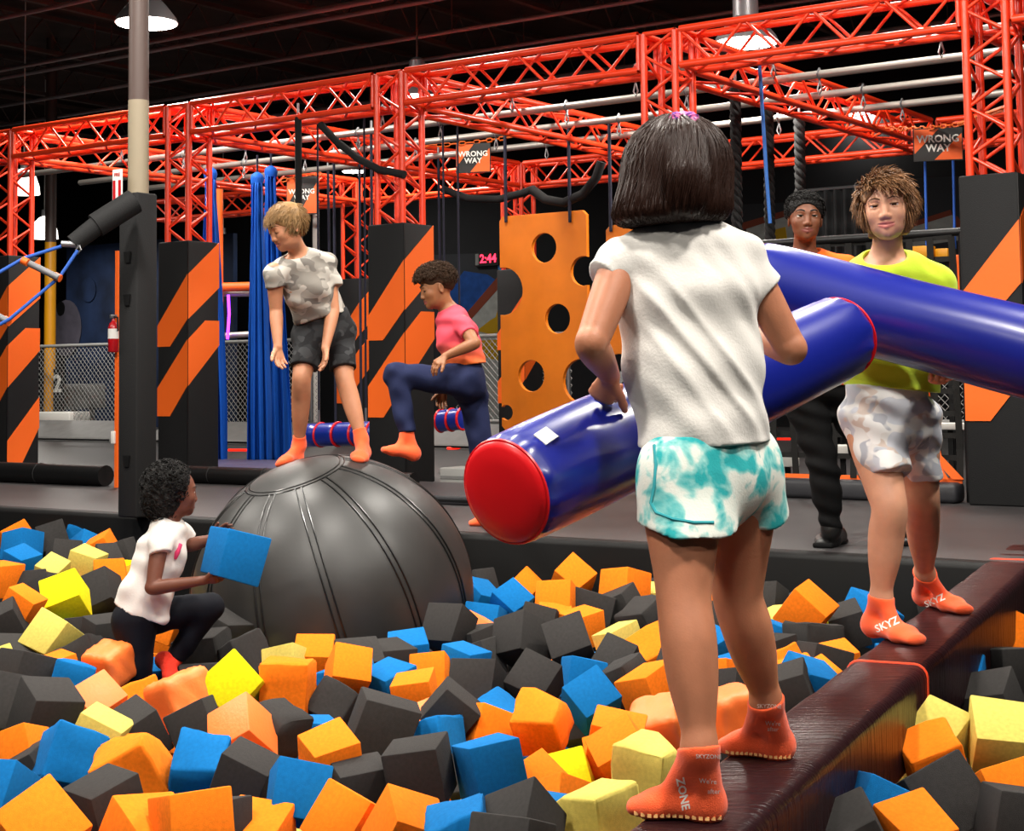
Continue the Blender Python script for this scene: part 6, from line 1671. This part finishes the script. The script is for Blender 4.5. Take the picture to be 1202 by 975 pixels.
for x, y0, y1, D, lab in ((385, 212, 330, 3.4, 'thin navy rope left of the rear lattice column'), (392, 205, 500, 2.5, 'long thin navy rope behind the blond boy'), (422, 200, 500, 2.5, 'thin navy rope in front of the rear column pad'), (436, 205, 500, 1.6, 'thin navy rope beside the column pad'),
                    (515, 232, 330, 3.4, 'thin navy rope above the clock'), (1086, 190, 292, 5.16, 'navy rope below the WRONG WAY sign'), (1119, 188, 292, 5.16, 'second navy rope below the WRONG WAY sign'), (1186, 150, 205, 1.6, 'navy rope inside the lattice column')):
    hang('thin_rope', [(x, y0), (x + 1, (y0 + y1) / 2), (x + 2, y1)], D, .014, M_rope_blue if 'below' in lab else M_rope_dark, lab)
def hose(pts, D, rad, m, label):
    r = thing('cable_hose', UP(pts[0][0], pts[0][1], D), label, 'hose', 'black hoses slung on the frame')
    q_ = [UP(x, y, D) for x, y in pts]; MB().tube(q_, rad, 10).build('hose', m, r, smooth=True)
hose([(376, 146), (395, 166), (420, 186), (445, 199), (475, 205)], -.16, .032, M_rope_black, 'black hose sagging from the front truss to the column')
hose([(520, 222), (550, 233), (585, 234), (612, 227), (626, 222)], 3.4, .04, M_rope_black, 'black hose slung between ropes above the clock')
hose([(624, 222), (640, 234), (662, 238), (684, 228), (700, 208), (706, 190)], 2.5, .045, M_rope_black, 'black hose hanging in a loop above the orange board')

# --- WRONG WAY signs on orange chains
M_signb = mat('sign_black', '1a1a1a', .5); M_signo = mat('sign_orange', 'f0621c', .5); M_chain = mat('chain_orange', 'd8611c', .5)
def chain(pts, parent, link=.05):
    for a, b in zip(pts[:-1], pts[1:]):
        d = b - a; n = max(1, int(d.length / link)); dn = d.normalized()
        for i in range(n):
            c = a + d * ((i + .5) / n); sd = (dn.cross(ZV) if i % 2 else ZV - dn * ZV.dot(dn)).normalized(); lp_ = []
            for k in range(7):
                q_ = 2 * math.pi * k / 6; lp_.append(c + dn * math.cos(q_) * link * .62 + sd * math.sin(q_) * link * .32)
            MB().tube(lp_, .0075, 5, cap=False).build('chain_link', M_chain, parent)
def wrong_way(x0, x1, y0, y1, D, label, chain_px, ex=Vector((.985, -.17, 0)).normalized()):
    c = P((x0 + x1) / 2, (y0 + y1) / 2, D); W_ = (x1 - x0) * D / FPX / abs(ex.x); H_ = (y1 - y0) * D / FPX
    ez = Vector((0, 0, 1)); nn = ez.cross(ex).normalized() * -1
    if nn.y > 0: nn = -nn
    r = thing('wrong_way_sign', c - ez * H_ / 2, label, 'sign', 'WRONG WAY signs')
    MB().box(c, ex * W_ / 2, nn * .008, ez * H_ / 2).build('board', M_signb, r)
    f = lambda a, b: c + ex * (a - .5) * W_ + ez * (b - .5) * H_ + nn * .009
    MB().prism([f(.02, .97), f(.52, .97), f(.02, .22)], nn * .003).build('orange_corner', M_signo, r)
    MB().prism([f(.42, .03), f(.98, .03), f(.98, .82)], nn * .003).build('orange_corner', M_signo, r)
    text_on('lettering', 'WRONG\nWAY', f(.5, .52) + nn * .004, ex, ez, W_ * .215, M_white, r, bold=.025, depth=.004)
    chain([P(q_[0], q_[1], q_[2] if len(q_) > 2 else D) for q_ in chain_px], r, .055 * D / 14)
wrong_way(1073, 1129, 150, 189, 14.3, 'WRONG WAY sign on an orange chain above the boy in lime', [(1035, 150, 14.85), (1060, 151, 14.6), (1090, 150), (1125, 146, 14.1), (1152, 136, 12.8), (1182, 126, 10.5)])
wrong_way(535, 576, 168, 203, 16.6, 'WRONG WAY sign on an orange chain above the board with holes', [(495, 170), (520, 170), (556, 167), (600, 161)])
wrong_way(336, 373, 207, 252, 17.5, 'WRONG WAY sign half hidden behind the blond boy', [(330, 212), (352, 207), (378, 204)])

# --- clock and mural on the back wall
ck = UP(572, 304, 12.5)
r = thing('digital_clock', ck - ZV * .12, 'digital wall clock with red figures showing 2:44', 'clock')
MB().box(ck, E1 * .26, E2 * .03, ZV * .12).build('case', M_blackpad, r)
MB().box(ck - E1 * .2 - E2 * .032, E1 * .035, E2 * .004, ZV * .10).build('grey_label', M_greymat, r)
M_led = mat('clock_led', 'ff3050', .5, emit='ff2a48', estr=3)
text_on('figures', '2:44', ck + E1 * .04 - E2 * .034, E1, ZV, .21, M_led, r, bold=.02)
def mural(polys, u, label, name='wall_mural'):
    r = thing(name, UP(polys[0][1][0][0], polys[0][1][0][1], u), label, 'mural', 'painted wall murals')
    for i, (m, px) in enumerate(polys):
        MB().prism([UP(x, y, u - .004 * i) for x, y in px], -E2 * .006).build('painted_shape', m, r)
M_mb = mat('mural_blue', '123a78', .7, .2, var=.2); M_mr = mat('mural_rust', '6e3322', .7, .2); M_mw = mat('mural_pale', '8f918e', .7, .2, var=.15); M_my = mat('mural_yellow', 'a07e10', .7, .2); M_mc = mat('mural_charcoal', '26282c', .7, .2); M_msky = mat('mural_sky', '2a6fae', .7, .2)
mural([(M_mc, [(480, 300), (600, 296), (600, 500), (480, 505)]), (M_mb, [(527, 340), (545, 318), (572, 322), (592, 335), (566, 360), (548, 392), (527, 375)]), (M_mw, [(590, 326), (600, 322), (600, 400), (552, 402), (548, 372)]),
       (M_mr, [(590, 318), (598, 312), (600, 322), (552, 376), (544, 372)]), (M_my, [(560, 388), (575, 376), (582, 372), (586, 358), (600, 350), (600, 386), (575, 392)]), (M_my, [(555, 400), (592, 398), (592, 425), (557, 418)]), (M_mw, [(565, 418), (592, 425), (592, 500), (572, 500)]), (M_msky, [(584, 308), (592, 304), (592, 318), (585, 316)])], 12.55, 'blue, yellow and pale painted mural on the back wall beside the boy in coral')
mural([(M_mc, [(868, 240), (960, 236), (960, 330), (868, 330)]), (M_mw, [(876, 268), (930, 252), (932, 300), (880, 300)]), (M_mr, [(870, 262), (925, 246), (927, 252), (872, 270)]), (M_my, [(908, 270), (922, 266), (924, 280), (912, 284)])], 12.55, 'pale and rust painted mural on the back wall behind the employee')
mural([(M_mc, [(1060, 210), (1160, 205), (1160, 330), (1060, 330)]), (M_mw, [(1066, 268), (1118, 252), (1126, 282), (1068, 290)]), (M_mr, [(1118, 252), (1124, 254), (1142, 278), (1128, 282)]), (M_mr, [(1066, 262), (1116, 246), (1118, 252), (1066, 268)])], 12.55, 'pale and rust painted mural on the back wall behind the cargo net')
r = thing('grey_curtain', T(2.6, 8, 0), 'dark grey vinyl curtain hanging behind the employee', 'curtain')
cc_ = [UP(x, 250, 7.5) for x in (945, 1010)]
vs = []; fs = []
for i in range(41):
    p = cc_[0].lerp(cc_[1], i / 40) - E2 * .05 * math.sin(i * .9)
    vs += [Vector((p.x, p.y, 0)), Vector((p.x, p.y, 3.0))]
for i in range(40): fs.append((2 * i, 2 * i + 2, 2 * i + 3, 2 * i + 1))
o = mk('curtain', vs, fs, mat('curtain_grey', '3a3b3d', .6), r, smooth=True); o.modifiers.new('t', 'SOLIDIFY').thickness = .01
MB().tube([cc_[0] + ZV * (3.02 - cc_[0].z), cc_[1] + ZV * (3.02 - cc_[1].z)], .02, 8).build('curtain_rail', M_steel, r)

# --- blue roller with red straps
M_rolb = mat('roller_blue', '142c8c', .3, .5)
def roller(x0, x1, y, D, rad, label, n):
    a = UP(x0, y, D); b = UP(x1, y - 3, D); ax = (b - a).normalized(); L = (b - a).length
    r = thing('strapped_roller', (a + b) / 2 - ZV * rad, label, 'roller', 'blue hanging rollers')
    prof = [(rad * .3, 0), (rad * .85, .02)] + [(rad * (1 - .10 * (abs(math.sin(math.pi * n * h)) < .35)), h * L) for h in np.linspace(.05, .95, 40)] + [(rad * .85, L - .02), (rad * .3, L)]
    MB().lathe(a, ax, prof, 24).build('roller_body', M_rolb, r, smooth=True)
    for i in range(n + 1):
        c = a + ax * (L * (.06 + .88 * i / n)); u_ = ZV; v_ = ax.cross(ZV)
        MB().tube([c + (u_ * math.cos(t) + v_ * math.sin(t)) * rad * 1.0 for t in np.linspace(0, 2 * math.pi, 21)], .012, 6, cap=False).build('red_strap', M_capred, r, smooth=True)
    for f in (.25, .85):
        c = a + ax * L * f; MB().tube([c + ZV * rad, c + ZV * (rad + .12)], .012, 6).build('shackle', M_steel, r)
        MB().tube([c + ZV * (rad + .12), Vector((c.x, c.y, zc))], .01, 6).build('rope', M_rope_dark, r)
roller(352, 444, 511, .75, .105, 'blue hanging roller with red straps behind the blond boy', 4)
roller(516, 545, 494, 1.6, .10, 'blue hanging roller with red straps behind the coral-shirted boy', 2)

# --- black roll mats on the deck
for (t0, t1, u, rad, lab) in ((6.9, 15, -1.35, .085, 'black padded roll lying along the deck by the striped pads'), (4.2, 7.2, -.75, .07, 'black padded roll lying behind the big ball')):
    r = thing('padded_roll', T((t0 + t1) / 2, u, 0), lab, 'padded roll', 'black padded rolls')
    MB().tube([T(t0, u, rad), T(t1, u, rad)], rad, 16).build('roll', M_black, r, smooth=True)
    for k in range(5): 
        t = t0 + (t1 - t0) * (k + .5) / 5
        MB().tube([T(t, u + rad * 1.01 * math.cos(a), rad + rad * 1.01 * math.sin(a)) for a in np.linspace(0, 6.283, 17)], .004, 5, cap=False).build('seam', M_strap, r)
for (x, y, lab, m, sx) in ((290, 551, 'dark purple gym mat under the silks', mat('mat_purple', '3b3550', .45), .9), (520, 583, 'dark flat mat behind the coral-shirted boy', M_darkmat, .7)):
    c = PZ(x, y, 0); r = thing('gym_mat', c, lab, 'mat', 'flat gym mats')
    MB().box(c + ZV * .03, E1 * sx, E2 * .55, ZV * .03).build('mat_body', m, r, bevel=.012)
    MB().box(c + ZV * .03 - E2 * .553, E1 * sx * .98, E2 * .003, ZV * .006).build('seam', M_black, r)
c = PZ(548, 571, 0); r = thing('foam_block', c, 'pale grey foam block behind the coral-shirted boy', 'foam block')
MB().box(c + ZV * .075, E1 * .16, E2 * .14, ZV * .075).build('block', mat('foam_pale', '8f8e8b', .8), r, bevel=.012); MB().box(c + ZV * .078 - E2 * .142, E1 * .15, E2 * .003, ZV * .012).build('fold_seam', M_greymat, r)

# --- cargo net with orange straps
M_web = mat('webbing_dark', '1c1b1a', .8, .2, bump=.2, bscale=120)
net = thing('cargo_net', T(1.25, .0, 0), 'black webbing cargo net with orange edge straps beside the striped pad', 'cargo net')
tA, tB, z0, z1 = .30, 2.03, .14, 1.72
for i in range(13):
    t = tA + (tB - tA) * i / 12
    MB().ribbon([T(t, -.02 + .02 * math.sin(k * 1.3 + i), z0 + (z1 - z0) * k / 8) for k in range(9)], E1, .045, .005).build('vertical_strap', M_web, net)
for j in range(12):
    z = z0 + (z1 - z0) * j / 11
    MB().ribbon([T(tA + (tB - tA) * k / 8, -.005 + .015 * math.sin(k * 1.1 + j), z) for k in range(9)], ZV, .035, .005).build('horizontal_strap', M_web, net)
M_ostrap = mat('strap_orange', 'f2661a', .7)
MB().ribbon([T(tA - .02, -.03, z0), T(tB + .02, -.03, z0)], ZV, .035, .006).build('orange_strap', M_ostrap, net)
MB().ribbon([T(.52, -.05, .98), T(.50, -.06, .6), T(.44, -.06, .3), T(.30, -.05, .15)], E1, .075, .006).build('orange_strap', M_ostrap, net)
MB().ribbon([T(.46, -.07, .98), T(.50, -.08, .6), T(.5, -.08, .36), T(.38, -.06, .15)], E1, .04, .006).build('orange_strap', M_ostrap, net)
MB().ribbon([T(1.98, -.05, .72), T(2.0, -.06, .55), T(2.08, -.06, .35), T(2.20, -.05, .15)], E1, .085, .006).build('orange_strap', M_ostrap, net)
MB().tube([T(tA - .1, 0, z1 + .03), T(tB + .1, 0, z1 + .03)], .028, 12).build('top_pipe', M_black, net, smooth=True)
for t in (tA - .06, tB + .08): MB().tube([T(t, .0, 0), T(t, 0, z1 + .05)], .026, 12).build('upright', M_black, net, smooth=True)
MB().box(T((tA + tB) / 2, -.06, .065), E1 * (tB - tA + .04) / 2, E2 * .09, ZV * .065).build('base_pad', M_darkmat, net, bevel=.03)
# things seen through the net
for (x, y, w_, h_, D, m, lab, cat) in ((1132, 345, 9, 46, 12.6, M_orange, 'orange padded panel seen through the cargo net', 'panel'), (1084, 296, 12, 7, 12.4, M_yellow, 'yellow block on the rack behind the net', 'block'), (1142, 291, 10, 6, 12.4, M_mb, 'blue block on the rack behind the net', 'block'),
                          (1150, 320, 9, 9, 12.4, M_white, 'white block on the rack behind the net', 'block'), (1108, 298, 8, 6, 12.4, M_yellow, 'small yellow block on the rack behind the net', 'block'), (1165, 455, 8, 22, 12.0, M_orange, 'short orange pad behind the net', 'pad'),
                          (1112, 500, 34, 4, 12.2, M_white, 'white line board low behind the net', 'board'), (985, 528, 22, 6, 12.2, M_white, 'pale board low behind the employee', 'board'), (920, 540, 16, 7, 12.2, M_white, 'pale board low behind the net corner', 'board')):
    c = P(x, y, D); k_ = D / FPX; r = thing(dict(panel='orange_divider', block='storage_block', pad='orange_bolster', board='kick_board')[cat], c - ZV * h_ * k_, lab, cat, 'things behind the cargo net')
    MB().box(c, E1 * w_ * k_, E2 * .06, ZV * h_ * k_).build('face', m, r, bevel=.008)
    MB().box(Vector((c.x, c.y, 0)) + E2 * .07 + ZV * (c.z / 2), E1 * .02, E2 * .01, ZV * (c.z / 2)).build('stand', M_black, r)
wp = P(371, 300, 21); wp = Vector((wp.x, wp.y, 0))
r = thing('white_pole', wp, 'slim pale grey pole behind the blond boy', 'pole'); MB().tube([wp, wp + ZV * 3.6], .045, 12).build('pole', M_white, r, smooth=True); MB().lathe(wp, ZV, [(.12, 0), (.12, .02), (.05, .03)], 16).build('base_plate', M_steel, r)

# ================================================================== LAMPS
M_lampon = mat('lamp_glow', 'ffffff', .5, emit='fff4e4', estr=28); M_bell = mat('lamp_bell_glow', 'ffffff', .5, emit='fff6ea', estr=3.2); M_shade = mat('lamp_housing', '8f8f92', .4, metal=.4)
def highbay(c, rad, label, power, glow=None):
    r = thing('high_bay_lamp', c, label, 'lamp', 'high bay lamps')
    MB().lathe(c, ZV, [(rad, 0), (rad * .93, .05), (rad * .62, .17), (rad * .4, .24)], 28).build('reflector', M_shade, r, smooth=True)
    MB().lathe(c - ZV * .012, ZV, [(rad * .94, 0), (rad * .94, .008)], 28).build('lens', glow or M_lampon, r)
    MB().lathe(c + ZV * .24, ZV, [(rad * .4, 0), (rad * .4, .2), (rad * .2, .24)], 16).build('ballast', M_shade, r, smooth=True)
    MB().tube([c + ZV * .46, Vector((c.x, c.y, 6.2))], .012, 6).build('hang_rod', M_joist, r)
    if power: area(c - ZV * .03, rad * 1.8, power)
highbay(P(172, 27, 15.0), .30, 'high bay lamp glowing behind the top of the tan pillar', 120)
highbay(P(876, 50, 14.6), .30, 'bright high bay lamp above the cross truss behind the girl', 120)
highbay(P(1013, 134, 24), .22, 'small high bay lamp above the employee', 90)
highbay(P(990, 134, 29), .16, 'tiny far high bay lamp above the employee', 0)
highbay(P(490, 114, 19), .25, 'high bay lamp glowing behind the lattice column by the coral-shirted boy', 110)
highbay(P(415, 201, 27), .2, 'far high bay lamp seen between the trusses', 60)
highbay(P(385, 248, 33), .24, 'far low high bay lamp behind the blond boy', 0)
def bell(x, y, D, w_, label, power=0):
    c = P(x, y, D); s_ = w_ * D / FPX
    r = thing('bell_lamp', c, label, 'lamp', 'white bell lamps')
    MB().lathe(c, ZV, [(s_ / 2, 0), (s_ * .47, s_ * .28), (s_ * .36, s_ * .6), (s_ * .18, s_ * .78), (.03, s_ * .82)], 24).build('bell_shade', M_bell, r, smooth=True)
    MB().lathe(c + ZV * s_ * .82, ZV, [(.05, 0), (.05, .12)], 12).build('socket', M_shade, r)
    MB().tube([c + ZV * (s_ * .82 + .12), Vector((c.x, c.y, 6.2))], .01, 6).build('cord', M_white, r)
    if power: area(c - ZV * .02, s_, power)
bell(28, 228, 22, 37, 'large white glowing bell lamp behind the lattice column', 110)
bell(52, 280, 28, 32, 'white glowing bell lamp behind the brown pole', 90)
bell(262, 288, 30, 16, 'small white bell lamp beside the orange post', 0)
for i, c in enumerate([Vector((lx, ly, LAMP_Z)) for lx, ly in PIT_AND_FILL_LAMPS] + [T(lt, lu, DECK_Z) for lt, lu in DECK_FILL_LAMPS]):  # housings for the unseen lamps, the added fill ones included
    r = thing('high_bay_lamp', c, 'unseen high bay lamp hanging over the foam pit' if i < len(PIT_AND_FILL_LAMPS) else 'added high bay lamp, out of view above the red truss frame', 'lamp', 'high bay lamps over the pit' if i < len(PIT_AND_FILL_LAMPS) else 'added high bay lamps over the frame')
    MB().lathe(c, ZV, [(.28, 0), (.26, .05), (.17, .17), (.11, .24)], 20).build('reflector', M_shade, r, smooth=True)
    MB().lathe(c - ZV * .012, ZV, [(.265, 0), (.265, .008)], 20).build('lens', M_lampon, r)
    MB().tube([c + ZV * .24, Vector((c.x, c.y, 6.2))], .012, 6).build('hang_rod', M_joist, r)
